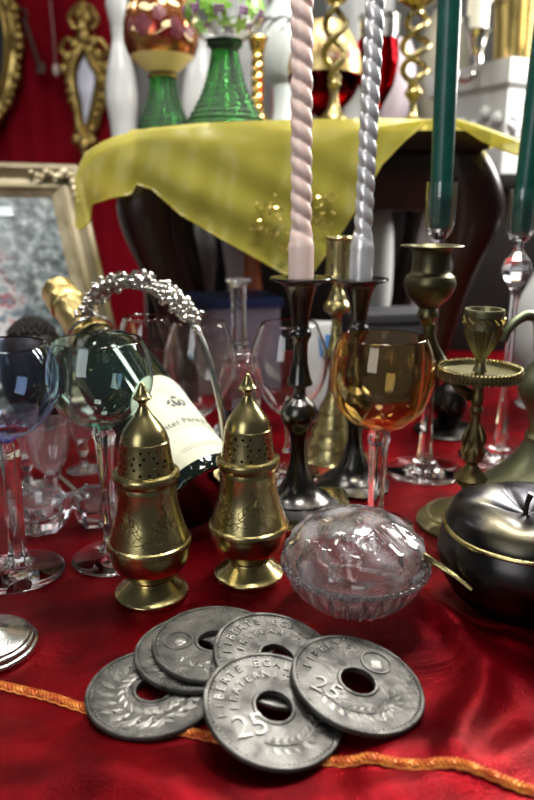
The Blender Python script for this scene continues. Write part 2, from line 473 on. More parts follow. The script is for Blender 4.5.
# ---- yellow organza cloth
YF = .844
top_l = [(75, 176), (80, 162), (87, 151), (100, 143), (115, 136), (150, 128), (200, 123), (250, 121), (300, 119), (380, 118), (430, 119), (455, 118), (480, 125), (505, 134), (521, 140)]
bot_l = [(75, 226), (79, 231), (84, 229), (90, 222), (91.5, 205), (110, 199), (131, 195), (136, 185), (152, 190), (180, 215), (215, 236), (240, 250), (285, 275), (299, 281), (314, 272), (345, 228), (362, 200), (382, 165), (405, 141), (425, 125), (440, 122), (455, 124), (480, 141), (505, 152), (521, 157)]
def interp(L, u):
    if u <= L[0][0]: return L[0][1]
    for (a, b), (c, d) in zip(L, L[1:]):
        if u <= c: return b+(d-b)*(u-a)/(c-a)
    return L[-1][1]
bm = new(); us = sorted(set([75+446*i/170 for i in range(171)]+[90.2, 91.6]))
NB, NH = 14, 22; cols = []
for u in us:
    tv, bv = interp(top_l, u), interp(bot_l, u)
    c = []
    pt = at(u, tv, YF)
    if 125 < u < 470: pt.z = max(pt.z, ST+.0015)
    for k in range(NB, 0, -1):               # lying on the stool, back to front
        y = YF+.30*k/NB
        z = max(pt.z, ST+.0012) if 125 < u < 470 else pt.z
        sag = .0015*math.sin(u*.11+k)*0
        c.append(Vector((pt.x*(1+.04*k/NB), y, z+sag)))
    for k in range(NH+1):
        f = k/NH; v = tv+(bv-tv)*f
        q = at(u, v, YF); fold = math.sin(u*.085+1.3*math.sin(f*2+u*.02))*.55+math.sin(u*.19+f*3)*.3+.4*math.sin((u-2.0*v)*.06)
        amp = .0012+.0085*min(1, f*(bv-tv)/70)
        y = YF-.004+.006*max(0, 1-f*6)-amp*(1+fold)*.55
        c.append(at(u, v, y))
    cols.append([bm.verts.new(p) for p in c])
for A, B in zip(cols, cols[1:]):
    for k in range(len(A)-1): bm.faces.new((A[k], B[k], B[k+1], A[k+1]))
t = thing('yellow_cloth', 'sheer yellow organza cloth draped over the stool with a hanging corner', 'cloth', (0, 0, 0))
o = obj('fabric', bm, organ, t, 70)
# hem and gold thread embroidery
bm = new(); hem = []
for u in [75+446*i/300 for i in range(301)]:
    tv, bv = interp(top_l, u), interp(bot_l, u)
    f = 1; fold = math.sin(u*.085+1.3*math.sin(2+u*.02))*.55+math.sin(u*.19+3)*.3+.4*math.sin((u-2.0*bv)*.06)
    amp = .0012+.0085*min(1, (bv-tv)/70)
    hem.append(at(u, bv-1.2, YF-.0048-amp*(1+fold)*.55))
tube(bm, hem, .0011, 5, 1); obj('hem', bm, organ, t)
bm = new(); random.seed(3)
for (u, v, s, h) in [(262, 205, 9, 1), (275, 213, 8, -1), (258, 226, 8, -1), (271, 232, 7, 1), (300, 196, 7, 1), (318, 203, 9, -1), (323, 222, 9, 1), (308, 216, 7, -1), (282, 248, 6, 1), (309, 240, 6, -1), (330, 196, 7, 1)]:
    pts = []
    for i in range(22):
        a = h*(i*.42); rr = s*(1-i/26); pts.append(at(u+rr*math.cos(a), v+rr*.8*math.sin(a), YF-.0165))
    tube(bm, pts, .0007, 5, 1)
for i in range(26):
    u, v = random.uniform(250, 335), random.uniform(194, 236); ball(bm, at(u, v, YF-.0165), .0013, (1, .5, 1), 6, 4)
obj('embroidery', bm, gold, t)

# ================================================================= PICTURE FRAME
a_, l_ = R(35), R(25)
PX = Vector((math.cos(a_), math.sin(a_), 0)); PN = Vector((math.sin(a_), -math.cos(a_), 0))
PU = Vector((0, 0, 1))*math.cos(l_)-PN*math.sin(l_); PW = PU.cross(PX)*-1   # PW points to the viewer
TR = at(76, 168, 1.078); hgt = TR.z/math.cos(l_)-.0002; wid = .42
corner = TR-PX*wid-PU*hgt
t = thing('picture_frame', 'large champagne gilt picture frame leaning back at the left of the table', 'picture frame', corner+PX*wid*.5)
q = Matrix((PX, PX.cross(PU)*-1 if False else PU.cross(PX), PU)).transposed().to_quaternion()   # x right, y away, z up
t.rotation_mode = 'QUATERNION'; t.rotation_quaternion = q
def moulding(bm, w0, h0, w1, h1, cx, cz, pr):
    """pr: list of (f inset 0..1, toward viewer) from outer rectangle to inner rectangle"""
    rings = []
    for f, d in pr:
        w, h = w0+(w1-w0)*f, h0+(h1-h0)*f
        rings.append([bm.verts.new((cx+sx*w/2, -d, cz+sz*h/2)) for sx, sz in ((-1, -1), (1, -1), (1, 1), (-1, 1))])
    for A, B in zip(rings, rings[1:]):
        for k in range(4): bm.faces.new((A[k], A[(k+1) % 4], B[(k+1) % 4], B[k]))
cz = hgt/2
bm = new(); moulding(bm, wid, hgt, wid-.062, hgt-.062, 0, cz, [(0, -.022), (0, .010), (.12, .016), (.3, .014), (.62, .002), (.85, .001), (1, .006), (1, -.022), (0, -.022)])
bmesh.ops.recalc_face_normals(bm, faces=bm.faces); obj('outer_moulding', bm, champ, t, 30)
bm = new(); w1, h1 = wid-.062, hgt-.062
moulding(bm, w1, h1, w1-.034, h1-.034, 0, cz, [(0, -.02), (0, .008), (.25, .011), (.45, .007), (.6, .005), (1, -.004), (1, -.02), (0, -.02)])
for sgn in (-1, 1):
    for i in range(70): ball(bm, (-w1/2+.004+(w1-.008)*i/69, -.0105, cz+sgn*(h1/2-.004)), .0026, (1, 1, 1), 6, 4)
    for i in range(56): ball(bm, (sgn*(w1/2-.004), -.0105, cz-h1/2+.004+(h1-.008)*i/55), .0026, (1, 1, 1), 6, 4)
bmesh.ops.recalc_face_normals(bm, faces=bm.faces); obj('lining', bm, champ_lt, t, 30)
for sx in (-1, 1):
    for sz in (-1, 1):
        cx_, cz_ = sx*(wid/2-.03), cz+sz*(hgt/2-.018); bm = new()
        for k in range(9):
            ball(bm, (cx_+sx*.012-sx*.011*k*.6, -.012-.003*(k % 2), cz_+sz*.004*math.sin(k*1.7)), .006-.0003*k, (1.2, .7, 1), 8, 6)
        for k in range(5): ball(bm, (sx*(wid/2-.014), -.012, cz_-sz*.010*k), .0055-.0004*k, (1, .7, 1.2), 8, 6)
        obj('corner_ornament', bm, champ_lt, t)
bm = new(); box(bm, (0, .004, cz), (w1-.03, .006, h1-.03)); o = obj('painting', bm, paint, t, 0); o['label'] = 'painting of loose blue, white and red brushwork'
bm = new(); wy = .0002
for (cx_, cz_, w_, h_) in [(.060, cz+h1/2-.034, .034, .018), (.095, cz+h1/2-.036, .020, .014)]:
    box(bm, (cx_, wy, cz_), (w_, .002, h_))
obj('painted_window', bm, mottle(pm('pale_paint', (.60, .66, .66), 0, .4), (.42, .48, .50), 30), o, 0)
bm = new()   # stay at the back, foot on the table
B0 = Vector((0, .026, hgt*.72)); Mw = Matrix.Translation(t.location) @ q.to_matrix().to_4x4()
wb = Mw @ B0; foot = Vector((wb.x-PN.x*.10, wb.y-PN.y*.10, .004)); loc = Mw.inverted() @ foot
tube(bm, [B0, loc], .006, 8, 1); obj('easel_stay', bm, woodtab, t)

# ================================================================= GILT MIRRORS ON THE DRAPE
YM = 1.905
def m2(u, v): return at(u, v, YM)
t = thing('oval_mirror', 'oval gilt framed mirror cut off by the left edge of the photo', 'mirror', m2(-26, 48))
O = t.location
def loop(cu, cv, a, b, n, tw=0): return [(cu+a*math.cos(2*PI*i/n), cv+b*math.sin(2*PI*i/n)) for i in range(n)]
bm = new(); tube(bm, [m2(*p)-O for p in loop(-26, 48, 40, 78, 40)], .013, 10, 3, True)
tube(bm, [m2(*p)-O+Vector((0, -.008, 0)) for p in loop(-26, 48, 33, 70, 40)], .006, 8, 3, True); obj('frame', bm, gilt, t)
bm = new()
for i, p in enumerate(loop(-26, 48, 45, 84, 52)):
    ball(bm, m2(*p)-O+Vector((0, -.006, 0)), .011 if i % 3 else .016, (1, .8, 1), 8, 6)
obj('carved_scrolls', bm, gilt, t)
bm = new(); vs = [bm.verts.new(m2(*p)-O+Vector((0, .004, 0))) for p in loop(-26, 48, 36, 73, 40)]
f = bm.faces.new(vs); r_ = bmesh.ops.extrude_face_region(bm, geom=[f]); bmesh.ops.translate(bm, vec=(0, .004, 0), verts=[g for g in r_['geom'] if isinstance(g, bmesh.types.BMVert)])
bmesh.ops.recalc_face_normals(bm, faces=bm.faces); obj('mirror_glass', bm, mirrorm, t, 0)

t = thing('lozenge_mirror', 'slim carved gilt mirror with a long lozenge glass hanging on the drape', 'mirror', m2(84, 90))
O = t.location
loz = [(84, 46), (92, 62), (99, 76), (97, 95), (92, 118), (87, 136), (81, 130), (77, 105), (73, 84), (73, 70), (78, 56)]
bm = new(); tube(bm, [m2(*p)-O for p in loz], .012, 10, 5, True)
tube(bm, [m2(*p)-O+Vector((0, -.010, 0)) for p in loz], .005, 8, 5, True); obj('frame', bm, gilt, t)
bm = new(); random.seed(11)
for p in catmull([Vector((a, b, 0)) for a, b in loz], 3, True):
    c = Vector((85, 88, 0)); d = (p-c); q2 = p+d.normalized()*5
    ball(bm, m2(q2.x, q2.y)-O+Vector((0, -.004, 0)), random.uniform(.007, .014), (1, .8, 1.2), 8, 6)
for (u, v, r) in [(84, 38, .018), (82, 27, .016), (87, 18, .014), (79, 15, .012), (84, 7, .011), (75, 45, .013), (94, 42, .013), (98, 55, .012), (68, 58, .013), (106, 68, .014), (64, 70, .012), (85, 146, .016), (77, 140, .013), (93, 142, .012), (86, 154, .012)]:
    ball(bm, m2(u, v)-O+Vector((0, -.006, 0)), r, (1, .8, 1.3), 10, 7)
for pts in [[(70, 60), (62, 50), (68, 40), (76, 46)], [(100, 60), (108, 52), (100, 40), (92, 45)], [(76, 30), (70, 18), (80, 6), (86, 14)], [(92, 30), (98, 20), (90, 6)], [(100, 80), (108, 92), (101, 112), (96, 130)]]:
    tube(bm, [m2(*p)-O+Vector((0, -.008, 0)) for p in pts], .006, 8, 5)
obj('carved_scrolls', bm, gilt, t)
bm = new(); vs = [bm.verts.new(m2(*p)-O+Vector((0, .003, 0))) for p in loz]
f = bm.faces.new(vs); r_ = bmesh.ops.extrude_face_region(bm, geom=[f]); bmesh.ops.translate(bm, vec=(0, .004, 0), verts=[g for g in r_['geom'] if isinstance(g, bmesh.types.BMVert)])
bmesh.ops.recalc_face_normals(bm, faces=bm.faces); obj('mirror_glass', bm, mirrorm, t, 0)

t = thing('iron_key', 'old dark iron key hanging on the red drape between the mirrors', 'key', m2(32, 45)); O = t.location
bm = new(); tube(bm, [m2(25, 22)-O, m2(33, 46)-O, m2(40, 68)-O], .006, 8, 4)
obj('shank', bm, ironm, t)
bm = new(); tube(bm, [m2(22+5*math.cos(a), 15+6*math.sin(a))-O for a in [i*PI/5 for i in range(10)]], .004, 8, 3, True); obj('bow', bm, ironm, t)
bm = new(); box(bm, m2(41, 68)-O, (.022, .008, .026), .002); obj('bit', bm, ironm, t)
t = thing('pendant', 'small oval pink pendant on a thin cord against the red drape', 'pendant', m2(56, 70)); O = t.location
bm = new(); ball(bm, (0, 0, 0), .010, (.8, .6, 1.5), 12, 8); obj('bead', bm, pinkwax, t)
bm = new(); tube(bm, [(0, 0, .012), m2(54, 40)-O, m2(50, 0)-O], .0012, 5, 4); obj('cord', bm, wickm, t)

# ================================================================= LATHED METAL THINGS
def turned(name, label, cat, u, y, parts, group=None, zbase=0.0, segs=48, vbase=None):
    """parts: (part name, material, [(v, hw)...] top to bottom)"""
    vb = vbase
    if vb is None:   # pixel row of the base point at this distance
        vb = 400+F*((H-zbase)/y*CP-SP)/(CP+(H-zbase)/y*SP)
    b = at(u, vb, y); loc = Vector((b.x, y, zbase))
    t = thing(name, label, cat, loc, 0, group)
    lowest = max(p[-1][0] for _, _, p in parts)
    for pn, mat, pts in parts:
        pr = prof(y, pts, zbase); pr = [p if p[1] > 0 else (p[0], 0.0)+tuple(p[2:]) for p in pr]
        if pts[-1][0] == lowest: pr[-1] = (pr[-1][0], 0.0)+tuple(pr[-1][2:])
        bm = new(); lathe(bm, smp(pr[::-1], 4), segs); obj(pn, bm, mat, t)
    return t

# ---- shakers
YS = tab(152, 593).y
sh_body = prof(YS, [(485, 29), (489, 30, 'c'), (495, 29.8), (505, 30.4), (515, 32.2), (524, 34.8), (532, 37.2), (540, 39.6, 'c'), (541, 41.6, 'c'), (543, 42.2), (545.5, 42.2, 'c'), (547, 40.4, 'c'), (555, 39.4), (564, 36.4), (571, 31), (575, 26), (578, 21, 'c'), (580, 20.4), (582, 22.5, 'c'), (587, 28.6), (590.5, 33.2), (592.5, 36.2)])
zb = sh_body[-1][1]
sh_body = [(r, z-zb+.003)+tuple(x) for r, z, *x in sh_body]+[(36.2*dep(YS, 0)/F, .0015), (35.6*dep(YS, 0)/F, 0.0, 'c')]
sh_cap = [(r, z-zb+.003)+tuple(x) for r, z, *x in prof(YS, [(411, 5), (414, 6.4), (418.5, 9.2), (425, 14.6), (433, 20.4), (439, 23), (443, 24, 'c'), (444, 24.9, 'c'), (446, 25, 'c'), (460, 26.6), (473, 28.6, 'c'), (474, 32.6, 'c'), (476, 33.8), (479.5, 34, 'c'), (481, 32.4, 'c'), (484, 31, 'c'), (485.5, 29, 'c')])]
sh_fin = [(r, z-zb+.003)+tuple(x) for r, z, *x in prof(YS, [(386, 0, 'c'), (388, 2.2), (393, 4.6), (398, 7.2), (401, 9.9, 'c'), (402.2, 9.5), (405, 5.6), (408, 3.9), (411, 4.2), (414.5, 6.4)])]
def make_shaker():
    t = thing('brass_shaker', '', 'shaker', (tab(152, 593).x, YS, 0), R(8), 'brass sugar shakers')
    pb = smp(sh_body[::-1], 5); bm = new(); lathe(bm, pb, 64); body = obj('body', bm, brass, t, 17)
    rf = rfun([p for p in pb if p[1] > .02])
    bm = new(); random.seed(5)
    zc = .062; th = R(-92)
    lift = .0001
    def ln(pts, r=.00032): tube(bm, [wrap(rf, th, zc, x, y, lift) for x, y in pts], r, 4, 4)
    for s in (-1, 1):
        for j in range(5):
            x0, y0 = s*(.003+.0028*j), -.008+.0045*j-.0006*j*j
            ln([(x0, y0), (x0+s*.003, y0+.003), (x0+s*.002, y0+.006), (x0-s*.0006, y0+.004), (x0, y0)])
            ln([(x0, y0), (x0+s*.004, y0-.001), (x0+s*.006, y0-.0035)])
        ln([(0, -.011), (s*.005, -.009), (s*.010, -.003), (s*.013, .005), (s*.011, .012)])
        ln([(s*.002, -.012), (s*.009, -.013), (s*.015, -.009), (s*.018, -.002)])
    ln([(-.003, -.013), (0, -.0155), (.003, -.013), (0, -.0105), (-.003, -.013)])
    obj('engraving', bm, brass_dk, body)
    # cap shell with real holes
    pc = smp(sh_cap[::-1], 4); inner = [(max(0, r-.0011), z-.0004) for r, z in pc if z > sh_cap[-1][1]+.0003][::-1]
    bm = new(); lathe(bm, pc+[(r, z) for r, z in inner]+[(pc[0][0]-.0011, pc[0][1])], 64, None, False)
    # close the loops: ring 0 with last ring
    bmesh.ops.holes_fill(bm, edges=[e for e in bm.edges if len(e.link_faces) == 1], sides=0)
    bmesh.ops.recalc_face_normals(bm, faces=bm.faces)
    cap = obj('cap', bm, brass, t, 17)
    bc = new(); rc = rfun(pc)
    zl = at(267, 470, YS).z-zb+.003; zh = at(267, 449, YS).z-zb+.003
    rows = 5
    for j in range(rows):
        z = zl+(zh-zl)*j/(rows-1)
        for k in range(18):
            a = 2*PI*(k+.5*(j % 2))/18+.05*math.sin(k*7+j*3)
            if (k*3+j*5) % 4 == 0: continue
            c = Vector((math.cos(a), math.sin(a), 0))*rc(z)+Vector((0, 0, z))
            rot = Vector((0, 0, 1)).rotation_difference(Vector((math.cos(a), math.sin(a), 0))).to_matrix().to_4x4()
            bmesh.ops.create_cone(bc, cap_ends=True, segments=8, radius1=.0011, radius2=.0011, depth=.004, matrix=Matrix.Translation(c) @ rot)
    me = bpy.data.meshes.new('cutter'); bc.to_mesh(me); bc.free(); cut = bpy.data.objects.new('cutter', me); COL.objects.link(cut)
    cut.parent = t
    md = cap.modifiers.new('holes', 'BOOLEAN'); md.object = cut; md.operation = 'DIFFERENCE'; md.solver = 'EXACT'
    bpy.context.view_layer.update()
    me2 = bpy.data.meshes.new_from_object(cap.evaluated_get(bpy.context.evaluated_depsgraph_get()))
    cap.modifiers.clear(); cap.data = me2
    bpy.data.objects.remove(cut)
    bm = new(); lathe(bm, smp(sh_fin[::-1], 4), 40); obj('finial', bm, brass, t)
    return t
shk = make_shaker(); shk['label'] = 'left brass shaker with pierced domed cap, nearer the teal wine glass'
p = tab(249, 574); dup(shk, (p.x, p.y, 0), 'right brass shaker with pierced domed cap, in front of the bottle base', R(-20))

# ---- black candlesticks
YB = .565
cs_pts = [(285, 31, 'c'), (287, 31.5), (289, 27, 'c'), (292, 19), (298, 15.5), (304, 13.5), (315, 11), (331, 8.5), (336, 9), (339, 11), (344, 11, 'c'), (351, 8), (368, 7.8), (376, 9), (385, 11), (390, 13, 'c'), (392, 12), (394, 6.5, 'c'), (400, 6.2), (404, 8), (410, 15, 'c'), (418, 19, 'c'), (425, 18.5), (438, 11), (450, 8.5), (465, 9), (478, 12), (490, 17), (498, 24), (503, 32, 'c')]
cs_pr = prof(YB, cs_pts); zb = cs_pr[-1][1]
cs_pr = [(r, z-zb+.010)+tuple(x) for r, z, *x in cs_pr]
def make_black_stick(loc, label):
    t = thing('black_candlestick', label, 'candlestick', loc, R(10), 'black candlesticks')
    k = [i for i, p in enumerate(cs_pts) if p[0] == 304][0]
    bm = new(); top = smp(cs_pr[:k+1][::-1], 4)
    zt = cs_pr[0][1]
    lathe(bm, top+[(.0125, zt-.0002), (.0118, zt-.006), (0, zt-.0062)], 48); obj('candle_cup', bm, blackm, t)
    bm = new(); lathe(bm, smp(cs_pr[k:][::-1], 4), 40); obj('stem', bm, blackm, t)
    bm = new(); rb = cs_pr[-1][0]
    lathe(bm, [(rb+.0085, 0), (rb+.009, .0025), (rb+.006, .005), (rb+.001, .0085), (rb-.004, .0115)], 8); obj('octagonal_base', bm, blackm, t, 20)
    return t
PL = .0075
p1 = Vector((31*dep(YB, 0)/F*1.0, YB, PL))
tb = thing('brass_plate', 'square brass plate under the front black candlestick', 'plate', (p1.x, p1.y, 0))
bm = new(); box(bm, (0, 0, PL/2), (.092, .092, PL), .002); obj('slab', bm, brass, tb, 20)
bm = new()
for sx, sy, a, b in ((0, -1, .084, .0016), (0, 1, .084, .0016), (-1, 0, .0016, .084), (1, 0, .0016, .084)):
    box(bm, (sx*.042, sy*.042, PL+.0002), (a, b, .0012))
obj('raised_border', bm, brass_dk, tb, 20)
make_black_stick(p1, 'front black candlestick holding the pink twisted candle')
p2 = Vector((86*dep(.631, 0)/F, .631, 0))
make_black_stick(p2, 'rear black candlestick holding the silver twisted candle, behind the amber glass')
ztop = cs_pr[0][1]

# ---- twisted candles
def twist_candle(name, label, mat, loc, r, plain, L, pitch, n=2, hand=1, slim=.86, lean=0.0):
    t = thing(name, label, 'candle', loc, 0, 'twisted candles'); t.rotation_euler = (0, lean, 0)
    bm = new(); N = 220; segs = 40; rings = []
    for i in range(N+1):
        z = L*i/N; ring = []
        w = max(0, min(1, (z-plain)/.012)); tp = 1 if z < L-.03 else max(.12, 1-((z-(L-.03))/.03)**2*.9)
        for k in range(segs):
            a = 2*PI*k/segs
            c = abs(math.cos((n*a-hand*2*PI*n*z/pitch)/2))**.75
            rr = r*(1.03*(1-w)+w*(slim-.17+.17*c))*tp
            ring.append(bm.verts.new((rr*math.cos(a), rr*math.sin(a), z)))
        rings.append(ring)
    for A, B in zip(rings, rings[1:]):
        for k in range(segs): bm.faces.new((A[k], A[(k+1) % segs], B[(k+1) % segs], B[k]))
    bm.faces.new(rings[0][::-1]); bm.faces.new(rings[-1]); obj('wax_body', bm, mat, t, 80)
    bm = new(); tube(bm, [(0, 0, L-.002), (.0008, 0, L+.006), (.002, 0, L+.011)], .0009, 6, 4); obj('wick', bm, wickm, t)
    return t
twist_candle('pink_candle', 'pale pink twisted candle standing in the front black candlestick', pinkwax, p1+Vector((0, 0, ztop-.0061)), .0099, .031, .30, .027, 2, -1, .86, -R(.5))
twist_candle('silver_candle', 'silver grey twisted candle standing in the rear black candlestick', silwax, p2+Vector((0, 0, ztop-.0061)), .0103, .034, .31, .028, 2, -1, .80, R(1.0))

# ---- bell-based brass candlestick
turned('bell_candlestick', 'tall brass candlestick with ribbed bell base behind the black candlesticks', 'candlestick', 333, .717, [
    ('candle_cup', brass, [(236, 13, 'c'), (238, 14), (240, 12.5, 'c'), (262, 12), (274, 12.5), (276, 14, 'c'), (278, 13), (280, 8, 'c'), (284, 6)]),
    ('stem', brass, [(283, 6), (288, 5.5), (294, 8), (300, 10, 'c'), (306, 13.5), (311, 13, 'c'), (315, 6), (325, 5), (345, 7.5), (355, 9.5), (365, 7), (385, 7), (396, 9)]),
    ('bell_base', brass, [(395, 9, 'c'), (402, 12), (410, 16, 'c'), (412, 15), (420, 19, 'c'), (422, 18), (430, 23, 'c'), (432, 22), (441, 27, 'c'), (443, 26), (452, 31, 'c'), (456, 34), (460, 35, 'c'), (464, 34.5), (468, 34)])], zbase=0)

# ---- small dark vase behind the drip pan
ys_ = .803; b = Vector(((448-267)*dep(ys_, 0)/F, ys_, 0))
t = thing('dark_vase', 'small round black vase on flat base standing behind the beaded drip pan', 'vase', b)
pp = [(r_, max(0, z)) for r_, z, *_ in prof(ys_, [(372, 6), (377, 5.5), (383, 8), (390, 13), (398, 16), (408, 16.5), (418, 12), (424, 10)])][::-1]
bm = new(); lathe(bm, smp(pp, 4), 44); obj('body', bm, applem, t)
bm = new(); lathe(bm, [(.040, 0), (.041, .002), (.038, .004), (0, .005)], 44); obj('base', bm, applem, t)

# ---- candlestick with beaded drip pan
YC = tab(463, 523).y
t = turned('pan_candlestick', 'brass candlestick with beaded drip pan, fluted cup, leafy foot and a taller side branch', 'candlestick', 467, YC, [
    ('stem', brass_dk, [(372, 5), (380, 5.5), (392, 5.5), (400, 6.2), (406, 5, 'c'), (410, 7.5, 'c'), (413, 5), (424, 5, 'c'), (436, 8), (448, 10), (459, 10.5, 'c'), (463, 6), (468, 8), (474, 14), (477, 17, 'c'), (480, 15.5), (488, 9), (495, 7), (499, 9)]),
    ('foot', bronze, [(497, 8, 'c'), (501, 14), (505, 24), (510, 34), (513, 38, 'c'), (514, 43), (518, 47), (521, 50, 'c'), (523, 50)])])
zc_, zp = at(0, 309, YC).z, at(0, 372, YC).z; k = lambda v, hw: hw*dep(YC, at(0, v, YC).z)/F
cup = prof(YC, [(309, 19.5, 'c'), (311, 20), (316, 20, 'c'), (318, 19), (328, 19, 'c'), (336, 16.5), (345, 13), (352, 9, 'c'), (357, 6), (362, 4.2), (367, 5.5), (371, 7.5)])
pr = smp(cup[::-1], 4); bm = new()
lathe(bm, pr+[(k(309, 17), cup[0][1]), (k(309, 15), cup[0][1]-.004), (k(309, 13), cup[0][1]-.02), (0, cup[0][1]-.021)], 80, lambda a, z, r: r*(1+.06*math.cos(20*a)) if cup[8][1] < z < cup[4][1] else r)
cupo = obj('candle_cup', bm, bronze, t); rf = rfun(pr); bm = new()
for i in range(14):
    a0 = 2*PI*i/14
    tube(bm, [wrap(rf, a0+.08*j, cup[2][1]-.0005-(cup[2][1]-cup[3][1]+.003)*j/4, 0, 0, .0006) for j in range(5)], .0010, 6, 1)
obj('rope_band', bm, brass, cupo)
rp = k(372, 40.5); bm = new()
lathe(bm, [(.004, zp-.0045), (rp*.6, zp-.0045), (rp*.93, zp-.004), (rp, zp-.001), (rp, zp+.003), (rp*.96, zp+.003), (rp*.93, zp-.0005), (rp*.55, zp-.0022), (.004, zp-.002)], 64)
po = obj('drip_pan', bm, bronze, t); bm = new()
for i in range(66):
    a = 2*PI*i/66; ball(bm, (rp*.985*math.cos(a), rp*.985*math.sin(a), zp+.0034), .0015, (1, 1, 1), 6, 4)
    tube(bm, [(rp*1.008*math.cos(a), rp*1.008*math.sin(a), zp+.002), (rp*.99*math.cos(a), rp*.99*math.sin(a), zp-.0045)], .0012, 5, 1)
obj('beading', bm, brass, po)
bm = new()
for lv, n, r0, r1, z0, z1 in [(0, 8, k(520, 15), k(520, 34), .0175, .009)]:
    for i in range(n):
        a = 2*PI*i/n
        for s in (-1, 0, 1):
            tube(bm, [(rr*math.cos(a+s*dd), rr*math.sin(a+s*dd), zz) for rr, dd, zz in [(r0, .0, z0+.001), ((r0+r1)/2, .18, (z0+z1)/2+.0015), (r1, .10, z1+.001)]], .0016, 6, 4)
obj('leaf_relief', bm, brass_dk, t)
bm = new()
for v0 in (424, 436):
    z0, z1 = at(0, v0, YC).z, at(0, v0+22, YC).z
    for i in range(6):
        a = 2*PI*(i+.5*(v0 > 430))/6
        tube(bm, [(.0045*math.cos(a), .0045*math.sin(a), z0), (k(450, 10.5)*math.cos(a), k(450, 10.5)*math.sin(a), (z0+z1)/2-.002), (k(450, 9.5)*math.cos(a), k(450, 9.5)*math.sin(a), z1)], [.0006, .0018, .0008], 6, 5)
obj('stem_leaves', bm, brass_dk, t)

YBR = YC+.035; bx = lambda u, v, y=YBR: Vector(((u-267)*dep(y, at(0, v, y).z)/F-t.location.x, y-YC, at(0, v, y).z))
cup = prof(YBR, [(245, 31, 'c'), (246.5, 31), (248, 22, 'c'), (252, 19.5), (264, 19), (272, 20), (276, 24, 'c'), (281, 25.5), (287, 25), (296, 21), (303, 14.5), (308, 9, 'c'), (312, 10.5), (316, 11, 'c'), (320, 8), (326, 5)])
pr = smp(cup[::-1], 4); s_ = dep(YBR, .2)/F; z_ = cup[0][1]
bm = new(); lathe(bm, pr+[(22*s_, z_-.0003), (17*s_, z_-.003), (16*s_, z_-.014), (0, z_-.015)], 44)
bmesh.ops.translate(bm, vec=(bx(432, 247).x, YBR-YC, 0), verts=bm.verts); o = obj('branch_cup', bm, shadebronze, t, 25); o['label'] = 'raised side cup with wide flat lip'
bm = new(); tube(bm, [bx(431, 323), bx(429, 332), bx(433, 346), bx(441, 360), bx(451, 376, YBR-.012), bx(461, 388, YBR-.024), bx(471, 396, YC)], [.0050, .0046, .0044, .0046, .0050], 12, 5); obj('branch_arm', bm, shadebronze, t)

# ---- green brass ewer at the right edge
YE = .597; E0 = Vector(((544-267)*dep(YE, 0)/F, YE, 0))
ew = [(328, 16, 'c'), (332, 17), (336, 14, 'c'), (348, 14), (358, 21), (370, 31), (381, 36.5), (390, 37), (400, 33), (412, 26), (424, 22), (432, 22, 'c'), (436, 25), (440, 24.5, 'c'), (450, 29), (462, 37), (474, 49), (484, 61), (492, 68, 'c'), (495, 71), (499, 72)]
t = thing('green_ewer', 'green patinated brass ewer with flared foot and curved spout at right edge', 'ewer', E0)
pr = prof(YE, ew); pr = [(r, max(0, z))+tuple(x) for r, z, *x in pr]
bm = new(); kk = 11; lathe(bm, smp(pr[:kk+1][::-1], 4), 56); obj('body', bm, green_br, t)
bm = new(); lathe(bm, smp(pr[kk:][::-1], 4)[0:] , 56); obj('foot', bm, green_br, t)
sp = [Vector(((u-267)*dep(YE-.02*f, at(0, v, YE).z)/F-E0.x, -.02*f, at(0, v, YE).z)) for u, v, f in [(503, 337, 1), (508, 326, 1), (517, 317, .9), (528, 313, .7), (538, 318, .4), (541, 332, .2), (543, 350, 0)]]
bm = new(); tube(bm, sp, [.0036, .0038, .0042, .0046, .005, .006, .008], 14, 6); obj('spout', bm, green_br, t)
bm = new(); lathe(bm, smp(prof(YE, [(300, 2.5), (306, 5), (311, 3, 'c'), (315, 8), (322, 15), (328, 17, 'c'), (329, 16)])[::-1], 4), 40); obj('lid', bm, green_br, t)

# ---- black apple pot
YA = .419; A0 = Vector(((517-267)*dep(YA, 0)/F, YA, 0))
t = thing('apple_pot', 'black metal apple shaped pot with brass rim and stalk at right', 'pot', A0)
ra = .0555; zr = .0585
body = [(0, .0), (.018, .0, 'c'), (.030, .003), (.043, .013), (.0525, .026), (ra, .039), (.0545, .050), (.0515, zr, 'c')]
lob = lambda a, z, r: r*(1+.022*math.cos(5*a+.6)*(.3+.7*abs(z-.045)/.045))
bm = new(); lathe(bm, smp(body, 5), 80, lob); obj('bowl', bm, applem, t)
lid = [(.0515, zr+.0016, 'c'), (.0508, zr+.006), (.047, zr+.0122), (.040, zr+.0166), (.031, zr+.0182), (.021, zr+.0162), (.011, zr+.0126), (.004, zr+.0106), (0, zr+.0102)]
bm = new(); lathe(bm, smp(lid, 5), 80, lambda a, z, r: r*(1+.03*math.cos(5*a+.6)*min(1, max(0, z-zr)/.02)))
for v in bm.verts:
    rr = math.hypot(v.co.x, v.co.y); a = math.atan2(v.co.y, v.co.x)
    v.co.z -= .0035*(1-abs(math.cos(2.5*a+.3)))**1.5*max(0, 1-((rr-.022)/.022)**2)
lo = obj('lid', bm, lidm, t, 60)
bm = new(); tube(bm, [(-.001, 0, zr+.0098), (-.0005, .0, zr+.018), (.001, -.001, zr+.0245)], [.0018, .0016, .0022], 10, 5); obj('stalk', bm, pm('dark_stalk', (.05, .035, .03), .6, .4), lo)
bm = new(); tube(bm, [(.0518*math.cos(2*PI*i/60)*(1+.01*math.cos(5*2*PI*i/60+.6)), .0518*math.sin(2*PI*i/60)*(1+.01*math.cos(5*2*PI*i/60+.6)), zr+.0008) for i in range(60)], .0017, 8, 1, True); o = obj('rim', bm, brass, t); o['label'] = 'brass rim between bowl and lid'
